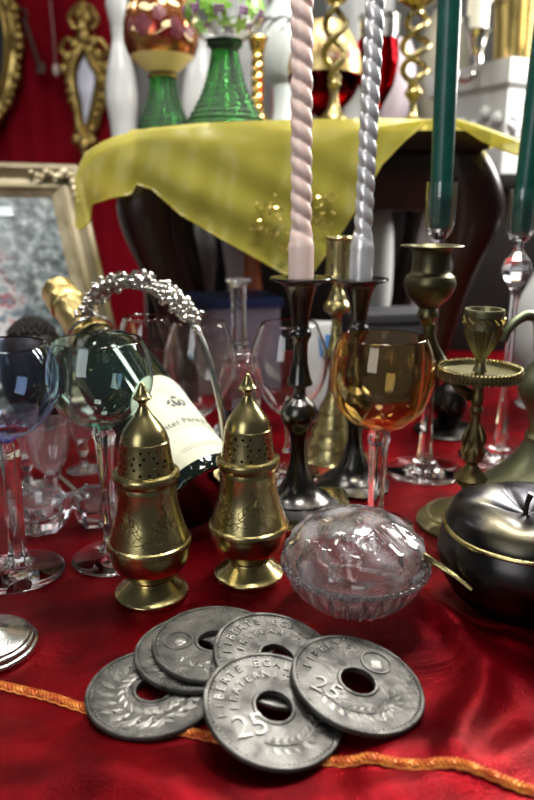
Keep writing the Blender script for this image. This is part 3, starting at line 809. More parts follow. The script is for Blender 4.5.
hp = [at(421, 556, .401)-A0, at(432, 561, .399)-A0, at(446, 570, .394)-A0, at(459, 579, .388)-A0, at(472, 590, .3815)-A0]
bm = new(); tube(bm, hp, [.0034, .0022, .0021, .0019, .0012], 10, 6); o = obj('lug_handle', bm, brass, t); o['label'] = 'slim brass side handle'

# ---- pewter foot at left edge
YP = tab(-10, 648).y; P0 = tab(-10, 648)
t = thing('pewter_goblet', 'stepped pewter base of a goblet cut off by the left edge', 'goblet', P0)
kk = lambda z, hw: hw*dep(YP, z)/F
pr = [(kk(0, 46.5), 0, 'c'), (kk(0, 47), .0015), (kk(0, 46), .003, 'c'), (kk(0, 43.5), .0035, 'c'), (kk(0, 43.5), .0055), (kk(0, 42), .0065, 'c'), (kk(0, 40), .0068, 'c'), (kk(0, 39.5), .0080), (kk(0, 36), .0090), (kk(0, 26), .0108), (kk(0, 14), .0135), (.0055, .018), (.0045, .026)]
bm = new(); lathe(bm, smp(pr, 4), 64); obj('stepped_base', bm, silver, t)
bm = new(); lathe(bm, smp([(.0045, .026, 'c'), (.004, .034), (.0045, .045), (.0075, .052, 'c'), (.011, .057), (.0122, .063), (.011, .070), (.0065, .075, 'c'), (.0045, .078), (0, .079)], 4), 40); obj('knop_stem', bm, silver, t)

# ================================================================= GLASS
def wine_glass(name, label, u, y, bowlpts, bowlmat, stempts, foot_px, group, t_=.0009, segs=56, vb=None, cutstem=True, thick=.0045):
    xb = (u-267)*dep(y, 0)/F
    t = thing(name, label, 'wine glass', (xb, y, 0), 0, group)
    o = smp(prof(y, bowlpts)[::-1], 4)             # bottom to rim
    zbot = o[0][1]
    inn = [(r-t_, z) for r, z in o if r > t_*3 and z > zbot+thick][::-1]
    pr = [(0, zbot)]+o+[(o[-1][0]-t_*.5, o[-1][1]+.0004)]+inn+[(0, inn[-1][1]-.0002)]
    bm = new(); lathe(bm, pr, segs, None, False); obj('bowl', bm, bowlmat, t, 50)
    st = smp(prof(y, stempts)[::-1], 4); fr_ = foot_px*dep(y, 0)/F
    st[-1] = (st[-1][0], zbot-.0002)
    bm = new(); md = (lambda a, z, r: r*(1+.10*math.cos(6*a))) if cutstem else None
    lathe(bm, [(s[0], s[1]) for s in st], 36, md); obj('stem', bm, clear, t, 25)
    zs = st[0][1]; bm = new()
    lathe(bm, smp([(0, 0), (fr_*.97, 0, 'c'), (fr_, .0008), (fr_*.97, .0016, 'c'), (fr_*.6, .0028), (fr_*.25, .0045), (st[0][0]*1.25, min(.008, zs-.0003)), (0, min(.008, zs-.0003), 'c')], 4), segs); obj('foot', bm, clear, t, 40)
    return t
G = 'coloured bowl wine glasses'
wine_glass('amber_wine_glass', 'wine glass with amber bowl and clear cut stem behind the crystal egg', 375, .545, [(337, 44), (343, 46.5), (352, 49.5), (364, 51.5), (378, 52), (392, 49.5), (404, 44.5), (414, 37), (422, 27), (428, 15), (431, 8)], amberg,
           [(431, 8), (435, 10), (440, 10.5), (446, 9), (470, 8), (500, 7), (514, 8), (519, 10)], 38, G)
wine_glass('teal_wine_glass', 'wine glass with pale teal bowl left of the left shaker', 112, .487, [(340, 44), (347, 47), (356, 50), (368, 52), (381, 52.5), (393, 50), (404, 44.5), (413, 36), (420, 25), (425, 13), (428, 8)], tealg,
           [(428, 8), (432, 10.5), (437, 11), (444, 9), (475, 7), (520, 6), (540, 7), (548, 10)], 39, G)
wine_glass('blue_wine_glass', 'wine glass with pale blue bowl cut off by the left edge', 20, .466, [(345, 48), (353, 52), (364, 56), (376, 58), (388, 58), (401, 54.5), (414, 47), (424, 37.5), (432, 26), (437, 14), (440, 9)], blueg,
           [(440, 9), (445, 11.5), (451, 12), (460, 10.5), (490, 9.5), (530, 8.5), (553, 9), (562, 12)], 44, G)
GC = 'clear balloon wine glasses'
bal = lambda s, v0: [(v0, 28*s), (v0+12, 33*s), (v0+25, 37.5*s), (v0+36, 39*s), (v0+50, 38*s), (v0+64, 33*s), (v0+76, 25*s), (v0+86, 15*s), (v0+92, 6*s)]
stm = lambda v: [(v, 5), (v+3, 4), (v+20, 3.2), (v+30, 3.5), (v+36, 6)]
wine_glass('clear_wine_glass', 'clear balloon wine glass right of the crystal candlestick, behind the front black candlestick', 288, .660, bal(1, 323), clear, stm(415), 32, GC, .001, 48, cutstem=False)
wine_glass('clear_wine_glass', 'clear balloon wine glass directly behind the grape handle rod', 203, .694, bal(.92, 322), clear, stm(414), 32, GC, .001, 48, cutstem=False)
wine_glass('clear_wine_glass', 'clear balloon wine glass farthest left, behind the bottle shoulder', 152, .740, bal(.8, 317), clear, stm(409), 30, GC, .001, 48, cutstem=False)

# small crystal sherry glasses
def sherry(u, v, label, s=1.0):
    b = tab(u, v); t = thing('sherry_glass', label, 'glass', b, 0, 'cut crystal sherry glasses')
    o = smp([(.004, .030, 'c'), (.009, .034), (.0145, .042), (.0178, .053), (.0188, .066), (.0192, .078)], 4)
    inn = [(r-.0014, z) for r, z in o if z > .034][::-1]
    cut = lambda a, z, r: r*(1+.035*abs(math.sin(9*a))) if z < .066 else r
    bm = new(); lathe(bm, [(0, .030)]+o+inn+[(0, .0335)], 72, cut, False); obj('bowl', bm, crystal, t, 18)
    bm = new(); lathe(bm, smp([(.0055, .0055), (.0035, .010), (.0035, .016), (.0062, .021), (.0062, .025), (.004, .0298)], 4), 8); obj('stem', bm, crystal, t, 15)
    bm = new(); lathe(bm, smp([(0, 0), (.0168, 0, 'c'), (.0172, .001), (.012, .0025), (.006, .0052), (0, .0053, 'c')], 3), 40); obj('foot', bm, crystal, t)
    t.scale = (s, s, s); return t
sherry(53, 504, 'small cut crystal sherry glass between the blue and teal wine glasses')
sherry(29, 486, 'small cut crystal sherry glass half hidden behind the blue wine glass stem')
sherry(84, 470, 'small cut crystal sherry glass whose foot shows behind the teal glass stem')

# faceted crystal salts
def salt(u, v, r, h, label, n=7, ph=0.0):
    b = tab(u, v); t = thing('crystal_salt', label, 'dish', b, ph, 'faceted crystal dishes')
    bm = new()
    md = lambda a, z, rr: rr*(1.0 if round(a*n/PI) % 2 == 0 else .86)
    lathe(bm, [(0, 0), (r*.70, 0), (r*.86, h*.22), (r*1.0, h*.62), (r*.94, h*1.0), (r*.70, h*.97), (r*.52, h*.55), (r*.3, h*.42), (0, h*.40)], 2*n, md, False)
    obj('cut_body', bm, crystal, t, 12)
    bm = new()
    for i in range(n):
        a = 2*PI*i/n
        ball(bm, (r*.93*math.cos(a), r*.93*math.sin(a), h*.98), r*.13, (1, 1, .8), 6, 4)
    obj('cut_points', bm, crystal, t, 10)
    return t
salt(41, 527, .0275, .026, 'larger faceted crystal dish behind the blue wine glass foot', 7, .3)
salt(96, 522, .0195, .028, 'smaller faceted crystal dish behind the teal wine glass stem', 6, .1)

# crystal candlestick behind the glasses
def crystal_stick():
    y = .746
    return turned('crystal_candlestick', 'clear crystal candlestick with flared top between the balloon glasses', 'candlestick', 240, y, [
        ('neck', crystal, [(279, 13, 'c'), (281, 13), (284, 9.5), (290, 8), (315, 7.5), (338, 8.5), (344, 10.5, 'c'), (348, 9)]),
        ('body', crystal, [(348, 9, 'c'), (352, 13), (356, 15, 'c'), (359, 12), (364, 17, 'c'), (380, 21), (400, 22), (420, 18, 'c'), (426, 24), (436, 30), (446, 33, 'c'), (449, 33)])], segs=16)
crystal_stick()

# ---- glass holders with green candles
def green_holder(u, y, vt, lab1, lab2, tilt=0.0):
    x = (u-267)*dep(y, 0)/F; s = dep(y, .2)/F
    t = thing('glass_candle_holder', lab1, 'candle holder', (x, y, 0), 0, 'tall glass candle holders')
    zt = at(0, vt, y).z; zb_ = zt-.052; rc = 15.2*s
    o = smp([(.004, zb_, 'c'), (.0085, zb_+.004), (rc*.88, zb_+.012), (rc*.97, zb_+.024), (rc, zt)], 4)
    inn = [(r-.0011, z) for r, z in o if z > zb_+.006][::-1]
    bm = new(); lathe(bm, [(0, zb_)]+o+inn+[(0, zb_+.0065)], 48, None, False); obj('cup', bm, clear, t, 50)
    bm = new(); lathe(bm, smp([(.0045, zb_-.050), (.006, zb_-.044), (.0125, zb_-.034, 'c'), (.0158, zb_-.025), (.0125, zb_-.016, 'c'), (.006, zb_-.008), (.0045, zb_-.0002)], 2), 8); obj('faceted_knop', bm, crystal, t, 12)
    zf = .012
    bm = new(); lathe(bm, smp([(.0085, zf), (.0068, zf+.02), (.0052, zf+.06), (.0045, zb_-.0502)], 4), 10); obj('stem', bm, clear, t, 15)
    fr_ = 40*dep(y, 0)/F
    bm = new(); lathe(bm, smp([(0, 0), (fr_*.97, 0, 'c'), (fr_, .001), (fr_*.97, .002, 'c'), (fr_*.5, .0032), (.014, .006), (.0105, .0117), (0, .0118, 'c')], 4), 56); obj('foot', bm, clear, t)
    c = thing('green_candle', lab2, 'candle', (x, y, zb_+.0105), 0, 'dark green taper candles'); c.rotation_euler = (0, tilt, 0)
    L = .26; bm = new(); lathe(bm, smp([(.0088, 0, 'c'), (.0098, .03), (.0102, .12), (.0096, L-.02), (.006, L-.003), (0, L)], 4), 40); obj('wax_body', bm, greenwax, c)
    bm = new(); tube(bm, [(0, 0, L-.001), (.001, 0, L+.006), (.002, 0, L+.01)], .0008, 6, 4); obj('wick', bm, wickm, c)
    return t
green_holder(424, .672, 182, 'tall clear glass candle holder left of the drip pan, behind the wide lipped bronze cup', 'dark green taper candle in the glass holder left of the white planter', -R(1.2))
green_holder(499, .711, 189, 'tall clear glass candle holder nearest the right edge of the photo', 'dark green taper candle at the right edge of the photo', .025)

# ---- crystal egg
YG = .419; rg = .0473; hg = .034
t = thing('crystal_egg_box', 'clear cut crystal egg shaped box with frosted lid in front of amber glass', 'box', ((355-267)*dep(YG, .034)/F, YG, 0))
zm = hg
def ell(n, s, up):
    out = []
    for i in range(n+1):
        a = PI/2*i/n
        out.append((rg*s*math.cos(a), zm+(1 if up else -1)*hg*s*math.sin(a)))
    return out
def flute(a, z, r):
    w = min(1, max(0, (zm-z)/.004))*min(1, max(0, z/.008))
    return r*(1-.075*w*abs(math.sin(14*a))**.8)
bm = new(); lo_ = ell(14, 1, False); lo_[-1] = (0, 0); lo_ = [p for p in lo_ if p[1] > .0022 or p[0] == 0]; lo_[-1:] = [(.014, .0022), (.0135, 0), (0, 0.0)]
ins = [(r*.90, zm-(zm-z)*.88) for r, z in ell(10, 1, False)][::-1]; ins[0] = (0, ins[0][1])
# outer from bottom to rim, then rim inwards, down the inside
outer = lo_[::-1]
lathe(bm, outer+ins[::-1][0:], 136, flute, False); obj('base_half', bm, crystal, t, 30)
def relief(a, z, r):
    f = (z-zm)/hg
    if f <= .04: return r
    w = math.sin(PI*min(1, f*1.02))
    s = math.sin(4*a+5*f)*math.sin(3*a-9*f+1)+.6*math.sin(7*a+11*f)*math.sin(5*a-6*f+.5)
    return r*(1+.050*w*math.tanh(2.5*s)+.010*w*math.sin(23*a+30*f)*math.sin(17*a-22*f))
bm = new(); up_ = [(r, z+.0012) for r, z in ell(26, 1, True)]; up_[-1] = (0, up_[-1][1])
inu = [(r*.91, zm+.0012+(z-zm)*.89) for r, z in ell(14, 1, True)][::-1]; inu[0] = (0, inu[0][1])
lathe(bm, up_+inu+[up_[0]], 200, relief, False); bmesh.ops.remove_doubles(bm, verts=bm.verts, dist=1e-6)
bmesh.ops.recalc_face_normals(bm, faces=bm.faces); lido = obj('lid_half', bm, frost, t, 60)
bm = new()
for i in range(64):
    a = 2*PI*i/64
    ball(bm, (rg*1.004*math.cos(a), rg*1.004*math.sin(a), zm+.0006), .0027, (1, 1, .9), 6, 4)
obj('notched_seam', bm, crystal, t)

# ================================================================= BOTTLE IN GRAPE CRADLE
B0 = Vector((-.0490, .522, .040)); B1 = Vector((-.225, .74, .188)); ax = (B1-B0).normalized(); BL = .302
cam = Vector((0, 0, H)); tc_ = (cam-(B0+ax*.1)); tx = (tc_-ax*tc_.dot(ax)).normalized()
tx = (Matrix.Rotation(R(50), 3, ax) @ tx)
ty = ax.cross(tx)
# base rim touches the cloth: lift so that the lowest point of the base circle sits on z = 0
rb = .038; low = B0.z-rb*math.sqrt(1-ax.z**2); B0 = B0-Vector((0, 0, low-.0008))
t = thing('wine_bottle', 'dark wine bottle with gold foil neck and cream label lying tilted in the cradle', 'bottle', B0)
t.rotation_mode = 'QUATERNION'; t.rotation_quaternion = Matrix((tx, ty, ax)).transposed().to_quaternion()
bp = smp([(0, .004), (.030, .002), (.036, 0, 'c'), (.038, .004), (.038, .03, 'c'), (.038, .160, 'c'), (.0368, .176), (.031, .192), (.0235, .206), (.0185, .220), (.0165, .235), (.0155, .290), (0, .291, 'c')], 4)
bm = new(); lathe(bm, bp, 64); obj('glass_body', bm, winebot, t)
bm = new(); lathe(bm, smp([(.0212, .216, 'c'), (.0214, .217), (.0194, .230), (.0178, .255), (.0170, .272, 'c'), (.0185, .274), (.019, .280), (.0185, .287, 'c'), (.017, .290), (.0172, .300), (.0155, .305), (0, .306, 'c')], 4), 48, lambda a, z, r: r*(1+.02*math.sin(9*a+z*200))); o = obj('foil_capsule', bm, foilm, t); o['label'] = 'gold foil neck wrap'
rfb = lambda z: .038
bm = new(); NA, NZ = 40, 24; g2 = []
for i in range(NA+1):
    a = -R(63)+R(126)*i/NA; col = []; q = abs(a)/R(63)
    ztop_ = .072+.040*math.sqrt(max(0, 1-q*q))**.9; zlo = .012
    for j in range(NZ+1):
        z = zlo+(ztop_-zlo)*j/NZ; col.append(bm.verts.new((.03822*math.cos(a), .03822*math.sin(a), z)))
    g2.append(col)
for A, B in zip(g2, g2[1:]):
    for j in range(NZ): bm.faces.new((A[j], B[j], B[j+1], A[j+1]))
lab = obj('paper_label', bm, paper, t); lab['label'] = 'cream paper label with grey print'
def onlab(x, z, lift=.0003): a = x/.0385; return Vector(((.03822+lift)*math.cos(a), (.03822+lift)*math.sin(a), z))
bm = new()
add_text(bm, 'ontet P\u00e8re & f', .0092, lambda c: onlab(c.x-.008, .050+c.y)); obj('lettering', bm, ink, lab, 0)
bm = new()   # faint arched line of small capitals and thin rules
s_ = 'SMETER'
for i, ch in enumerate(s_):
    x0 = (i-(len(s_)-1)/2)*.0052
    add_text(bm, ch, .0045, lambda c, x0=x0: onlab(x0+c.x-.004, .0925-.45*x0*x0/.02*1.2+c.y))
obj('small_capitals', bm, ink_lt, lab, 0); bm = new()
for zz, w in ((.026, .028), (.0235, .028), (.046, .024)):
    vs = [[bm.verts.new(onlab(-w+2*w*i/12, z)) for i in range(13)] for z in (zz, zz+.0005)]
    for i in range(12): bm.faces.new((vs[0][i], vs[0][i+1], vs[1][i+1], vs[1][i]))
obj('ruled_lines', bm, ink_lt, lab, 0)
bm = new()   # crest: shield, chevron, helmet, mantling
def poly(pts): bm.faces.new([bm.verts.new(onlab(x-.004, .076+y, .0003+.0001*random.random())) for x, y in pts])
poly([(-.0042, .003), (-.0042, -.001), (-.003, -.004), (0, -.006), (0, -.002), (-.0026, .003)])
poly([(.0042, .003), (.0026, .003), (0, -.002), (0, -.006), (.003, -.004), (.0042, -.001)])
for s in (-1, 1):
    poly([(s*.0052, .004), (s*.0085, .002), (s*.0102, -.0015), (s*.0085, -.0022), (s*.0062, -.0005)])
    poly([(s*.0048, -.002), (s*.0080, -.0035), (s*.0055, -.0055), (s*.0035, -.0060)])
poly([(-.0035, .0042), (.0035, .0042), (.0022, .0066), (-.0022, .0066)]); poly([(-.0012, .0070), (.0012, .0070), (0, .0086)])
obj('crest', bm, ink, lab, 0)

t = thing('bottle_cradle', 'silver wire bottle cradle with an arched handle of grape clusters', 'bottle holder', (B0.x-.06, B0.y+.08, 0)); O = t.location
hpts = [(82, 322, .675), (88, 312, .67), (97, 297, .66), (110, 286, .65), (126, 281, .64), (148, 285, .63), (168, 295, .615), (185, 311, .60), (197, 329, .588), (207, 352, .577), (214, 378, .568), (220, 405, .562), (224, 432, .56), (225, 460, .558), (224, 490, .556)]
H3 = [at(*p)-O for p in hpts]; H3.append(Vector((H3[-1].x+.002, H3[-1].y, .003)))
HC = catmull(H3, 6)
bm = new(); tube(bm, HC[44:], .0026, 10, 1); obj('handle_rod', bm, silver, t)
bm = new(); tube(bm, HC[:50], lambda s: .0035+.0035*math.sin(PI*min(1, s*1.15+.02)), 10, 1); hv = obj('vine_handle', bm, silver, t)
bm = new(); random.seed(21)
for i, c in enumerate(HC[:46]):
    if 19 < i < 29 or i < 4: nn = 2
    else: nn = 6
    for k_ in range(nn):
        d = Vector((random.uniform(-1, 1), random.uniform(-1, .4), random.uniform(-.5, 1))).normalized()
        ball(bm, c+d*random.uniform(.0058, .0105), random.uniform(.0021, .0033), (1, 1, 1), 8, 6)
obj('grapes', bm, silver, hv)
bm = new()
for i in (20, 25, 29, 34):
    c = HC[i]; d = (HC[i+1]-HC[i-1]).normalized(); n_ = Vector((0, -1, .5)).normalized()
    for s in (-1, 1):
        w = d.cross(n_)*s
        lf = [c+n_*.006, c+n_*.0075+d*.006+w*.004, c+n_*.006+d*.011+w*.009, c+n_*.0065+d*.003+w*.009]
        a_v = [bm.verts.new(p) for p in lf]; b_v = [bm.verts.new(p-n_*.0008) for p in lf]
        bm.faces.new(a_v); bm.faces.new(b_v[::-1])
        for q in range(4): bm.faces.new((a_v[q], b_v[q], b_v[(q+1) % 4], a_v[(q+1) % 4]))
bmesh.ops.recalc_face_normals(bm, faces=bm.faces); obj('vine_leaves', bm, silver, hv)
bm = new()   # neck ring and legs carrying the bottle
nc = B0+ax*.222-O; ring = [nc+(tx*math.cos(a)+ty*math.sin(a))*.0236 for a in [2*PI*i/24 for i in range(24)]]
tube(bm, ring, .0022, 8, 2, True); obj('neck_ring', bm, silver, t)
side = Vector((-ax.y, ax.x, 0)).normalized()
bm = new()
for s in (-1, 1):
    top = nc+side*s*.0222-Vector((0, 0, .004)); ft = Vector((top.x, top.y, .0025))+side*s*.02
    tube(bm, [top, (top+ft)/2+side*s*.004, ft], .0022, 8, 5)
    # rail running along the table to the bottle foot
    b_ = Vector((B0.x-O.x, B0.y-O.y, .0025))+side*s*.045
    tube(bm, [ft, (ft+b_)/2+side*s*.004, b_], .0022, 8, 5)
obj('wire_frame', bm, silver, t)

# ---- black basket
t = turned('black_basket', 'round black textured basket behind the blue and teal wine glasses', 'basket', 40, .826, [
    ('body', blackwick, [(332, 22, 'c'), (342, 29), (360, 33), (385, 32), (405, 24, 'c'), (422, 22)])], zbase=0)
bm = new(); bz = at(0, 330, .826).z
for i in range(90):
    a = i*2.4; rr = .026*math.sqrt(i/90); ball(bm, (rr*math.cos(a), rr*math.sin(a), bz-.004+.018*(1-(rr/.027)**2)), .004, (1, 1, 1), 6, 4)
obj('knobbly_top', bm, blackwick, t)

# ================================================================= THINGS ON THE STOOL
ZS = ST+.0027
def decal(bm, rf, th, z, pts, lift=.0004):
    c = bm.verts.new(wrap(rf, th, z, 0, 0, lift*1.6)); vs = [bm.verts.new(wrap(rf, th, z, x, y, lift)) for x, y in pts]
    for i in range(len(vs)): bm.faces.new((c, vs[i], vs[(i+1) % len(vs)]))
def flower(bm, rf, th, z, r, n=5):
    for i in range(n):
        a = 2*PI*i/n; decal(bm, rf, th, z+0, [(r*(.15*math.cos(a+b_)+.62*math.cos(a))*1+r*.38*math.cos(b_)*1, r*.62*math.sin(a)+r*.38*math.sin(b_)) for b_ in [2*PI*k/8 for k in range(8)]], .0004+.00005*i)
def roemer(u, y, footpts, bowlpts, label, bowlmat, kind):
    t = turned('roemer_glass', label, 'goblet', u, y, [('ribbed_foot', greeng, footpts)], 'green stemmed roemer goblets', ZS)
    ft = t.children[0]; bpy.data.objects.remove(ft)
    pr = smp(prof(y, footpts, ZS)[::-1], 8); pr = [(r, max(0, z)) for r, z in pr]
    fine = []; rf = rfun(pr); zt = pr[-1][1]; N = 90
    for i in range(N+1):
        z = zt*i/N; fine.append((rf(min(max(z, 1e-4), zt-1e-4))*(1+.055*abs(math.sin(z*PI/.0066))), z))
    bm = new(); lathe(bm, fine, 48); obj('ribbed_foot', bm, greeng, t, 60)
    o = smp(prof(y, bowlpts, ZS)[::-1], 5); zbot = o[0][1]
    inn = [(r-.0014, z) for r, z in o if r > .006 and z > zbot+.003][::-1]
    bm = new(); lathe(bm, [(0, zbot)]+o+inn+[(0, inn[-1][1])], 56, None, False); bo = obj('bowl', bm, bowlmat, t, 50)
    return t, bo, rfun(o), o
fp1 = [(74, 12.5, 'c'), (76, 12.6), (90, 13.5), (105, 17), (118, 22), (126, 25), (131, 26)]
t, bo, rf, o = roemer(165, 1.009, fp1, [(-14, 28), (0, 31), (15, 35), (30, 37), (42, 37), (55, 33), (63, 26), (70, 18), (74, 12.5)],
                   'roemer goblet with gilded ruby bowl and green foot on the left', lustre, 0)
zf = lambda v, y=1.009: at(0, v, y).z-ZS
bm = new()
flower(bm, rf, R(-112), zf(32), .013); flower(bm, rf, R(-58), zf(36), .012); flower(bm, rf, R(-85), zf(20), .009)
for i in range(14): flower(bm, rf, R(25*i), zf(30+8*math.sin(i*2.1)), .0085)
obj('painted_flowers', bm, mottle(pm('plum_paint', (.09, .018, .03), .1, .4), (.16, .03, .03), 60), bo, 0)
bm = new()
for i in range(30):
    a = R(-180+12*i); z = zf(26+16*math.sin(i*1.7)); decal(bm, rf, a, z, [(.0085*math.cos(b_), .0045*math.sin(b_+i)) for b_ in [2*PI*k/7 for k in range(7)]], .0003)
obj('gilt_leaves', bm, creamp, bo, 0)
bm = new()
zz0, zz1 = zf(73), zf(57)
lathe(bm, [(rf(zz0+(zz1-zz0)*i/6)+.0006, zz0+(zz1-zz0)*i/6) for i in range(7)]+[(rf(zz1)+.0002, zz1)], 48, None, False); obj('cream_band', bm, creamp, bo)
bm = new(); tube(bm, [(.0190*math.cos(2*PI*i/40), .0190*math.sin(2*PI*i/40), zf(77)) for i in range(40)], .0018, 8, 1, True); obj('gold_ring', bm, gold, t)

fp2 = [(44, 15, 'c'), (47, 15.3), (51, 13.5), (65, 15.5), (80, 19), (95, 24), (108, 30), (118, 35.5), (127, 38)]
t, bo, rf, o = roemer(226, .929, fp2, [(-30, 31), (-15, 36), (0, 39.5), (14, 40), (26, 36), (35, 28), (41, 20), (44, 14)],
                   'roemer goblet with clear bowl of painted vine leaves on wide green foot', clear, 1)
zf2 = lambda v: at(0, v, .929).z-ZS
bm = new(); random.seed(9)
for i in range(16):
    a = R(22.5*i); z = zf2(10+9*math.sin(i*2.3)); s = .012
    decal(bm, rf, a, z, [(s*(1+.35*math.cos(5*b_))*math.cos(b_)*.8, s*(1+.35*math.cos(5*b_))*math.sin(b_)*.8) for b_ in [2*PI*k/20 for k in range(20)]], .0004)
obj('painted_vine_leaves', bm, leafp, bo, 0)
bm = new()
for i in range(10):
    for k_ in range(7):
        a = R(36*i+14); z = zf2(18+3*math.sin(i)); x, y_ = (k_ % 3-1)*.004, -(k_//3)*.004+.004
        ball(bm, wrap(rf, a, z, x, y_, .0004), .0021, (1, 1, 1), 6, 4)
obj('painted_grapes', bm, purple, bo)
bm = new(); tube(bm, [(.0200*math.cos(2*PI*i/40), .0200*math.sin(2*PI*i/40), zf2(45)) for i in range(40)], .002, 8, 1, True); obj('green_ring', bm, greeng, t)

# gold twist candlestick behind the roemers
def twist_column(bm, z0, z1, r, pitch, n=2, segs=20):
    N = 80; rings = []
    for i in range(N+1):
        z = z0+(z1-z0)*i/N
        rings.append([bm.verts.new((r*(.78+.22*abs(math.cos((n*a-2*PI*n*z/pitch)/2)))*math.cos(a), r*(.78+.22*abs(math.cos((n*a-2*PI*n*z/pitch)/2)))*math.sin(a), z)) for a in [2*PI*k/segs for k in range(segs)]])
    for A, B in zip(rings, rings[1:]):
        for k in range(segs): bm.faces.new((A[k], A[(k+1) % segs], B[(k+1) % segs], B[k]))
    bm.faces.new(rings[0][::-1]); bm.faces.new(rings[-1])
yk = 1.112
t = turned('gold_twist_candlestick', 'small gold candlestick with twisted column right of the clear roemer', 'candlestick', 258, yk, [
    ('candle_cup', gold, [(37, 10, 'c'), (39, 11), (42, 9), (50, 7.5), (54, 5.5), (58, 7)]),
    ('base', gold, [(113, 6, 'c'), (116, 10), (122, 14), (128, 20), (134, 22), (136, 22)])], None, ZS)
bm = new(); twist_column(bm, at(0, 114, yk).z-ZS, at(0, 57, yk).z-ZS, 6.8*dep(yk, .38)/F, .028); obj('twisted_column', bm, gold, t)

# ruby and gilt egg-shaped bowl
yr = 1.089
t = turned('ruby_gilt_goblet', 'round ruby glass goblet with flowered gold upper half behind the openwork stand', 'goblet', 323, yr, [
    ('foot', gold, [(116, 6, 'c'), (120, 8), (126, 16), (131, 18), (134, 18)]),
    ('bowl', rubyg, [(76, 36, 'c'), (84, 35), (94, 31), (104, 24), (112, 14), (117, 6)]),
    ('gilded_top', lustre, [(22, 17, 'c'), (28, 22), (40, 29), (54, 34.5), (66, 36.8), (76, 36.4)])], None, ZS)
oo = [c for c in t.children if c.name.startswith('gilded_top')][0]
oo.data.materials[0] = mottle(pm('pale_gold_enamel', (.62, .47, .20), .45, .3), (.50, .32, .12), 30, .4, .7, .2, 200)
rf = rfun(smp(prof(yr, [(22, 17), (28, 22), (40, 29), (54, 34.5), (66, 36.8), (76, 36.4)], ZS)[::-1], 4)); bm = new(); random.seed(4)
zr_ = lambda v: at(0, v, yr).z-ZS
for i in range(34): flower(bm, rf, R(-170+i*10.6), zr_(random.uniform(34, 70)), random.uniform(.004, .008))
obj('enamel_flowers', bm, mottle(pm('mixed_enamel', (.75, .62, .45), 0, .4), (.35, .06, .06), 60, .45, .55), oo, 0)

# openwork twisted stands
def openwork(u, y, vtop, vbot, amp, label, cuppts, basepts, twist, extra=None):
    t = turned('openwork_stand', label, 'stand', u, y, [('foot', brass_dk, basepts), ('cup', brass, cuppts)], 'openwork twisted brass stands', ZS)
    z0, z1 = at(0, vbot, y).z-ZS, at(0, vtop, y).z-ZS
    for k in range(2):
        bm = new(); pts = []
        for i in range(41):
            f = i/40; a = 2*PI*twist*f+k*PI+.4; r = amp*dep(y, .42)/F*(math.sin(PI*min(1, max(0, f))) ** .35 if 0 < f < 1 else 0)
            pts.append((r*math.cos(a), r*math.sin(a), z0+(z1-z0)*f))
        tube(bm, pts, .0042, 8, 1); obj('twisted_strand', bm, brass_dk, t)
    return t
openwork(333, .986, 2, 80, 11, 'openwork brass stand with two twisted strands beside the pink candle', [(-26, 12, 'c'), (-18, 20), (-6, 15), (2, 9), (6, 4)],
         [(78, 4, 'c'), (84, 7), (88, 5), (96, 4.2), (108, 6.5), (116, 12), (122, 14), (126, 14)], 1.25)
openwork(411, 1.009, 10, 90, 13, 'openwork brass stand with golden cup beside the silver candle', [(-30, 25, 'c'), (-10, 24), (0, 20), (6, 11), (10, 5), (14, 5)],
         [(86, 5, 'c'), (93, 9), (98, 6), (104, 3.5), (116, 5), (124, 14), (129, 16)], 1.6)

# tumbler of red glass
yt = 1.146; t = turned('red_filled_glass', 'clear footed glass with red lower half behind the silver candle', 'glass', 374, yt, [
    ('foot', clear, [(112, 4, 'c'), (122, 5), (128, 14), (132, 18)]), ('red_base', rubyg, [(40, 20, 'c'), (60, 21), (85, 17), (100, 10), (113, 4)]), ('clear_rim', clear, [(16, 21, 'c'), (30, 20.5), (40.5, 20)])], None, ZS)

# ================================================================= FAR BACKGROUND ON THE CHEST
ZC = .3152
def porcelain(u, y, pts, label, name='white_vase', mat=None, zbase=ZC, group='white porcelain vases'):
    return turned(name, label, 'vase', u, y, [('body', mat or porc, pts)], group, zbase)
t = porcelain(126, 1.330, [(28, 8, 'c'), (40, 7), (55, 10), (75, 14), (100, 16), (125, 13), (150, 12), (160, 13)], 'white porcelain vase behind the left roemer, against the red drape')
bm = new(); lathe(bm, [(.0125, .20), (.016, .215), (.020, .235), (.018, .25)], 24, None, False); o = obj('lip', bm, porc, t); o.location.z = at(0, 28, 1.330).z-ZC-.2
porcelain(205, 1.330, [(30, 10, 'c'), (50, 12), (75, 18), (105, 22), (135, 20), (158, 14), (162, 15)], 'white porcelain vase between the two roemer goblets')
t = porcelain(282, 1.284, [(-14, 7, 'c'), (0, 10), (15, 18), (35, 24), (55, 24), (75, 18), (85, 10, 'c'), (110, 9), (140, 14), (160, 18)], 'pale grey porcelain vase with black brush strokes left of the pink candle', 'painted_vase', mottle(pm('celadon_glaze', (.52, .58, .56), 0, .25), (.62, .65, .62), 10), group=None)
rf = rfun(smp(prof(1.284, [(-14, 7), (0, 10), (15, 18), (35, 24), (55, 24), (75, 18)], ZC)[::-1], 4)); zv = lambda v: at(0, v, 1.284).z-ZC
bm = new()
for i in range(9):
    th = R(-150+i*40)
    tube(bm, [wrap(rf, th, zv(30), x, y_, .0008) for x, y_ in [(-.018, -.010), (-.006, .004), (.010, .012), (.022, .010)]], [.0005, .0028, .001], 6, 5)
obj('brush_strokes', bm, pm('black_glaze', (.01, .012, .012), 0, .3), t)
porcelain(240, 1.513, [(-30, 26, 'c'), (0, 30), (30, 30), (60, 22), (90, 14), (120, 18), (150, 20)], 'tall white porcelain urn between clear roemer and gold candlestick', 'white_urn', group=None)
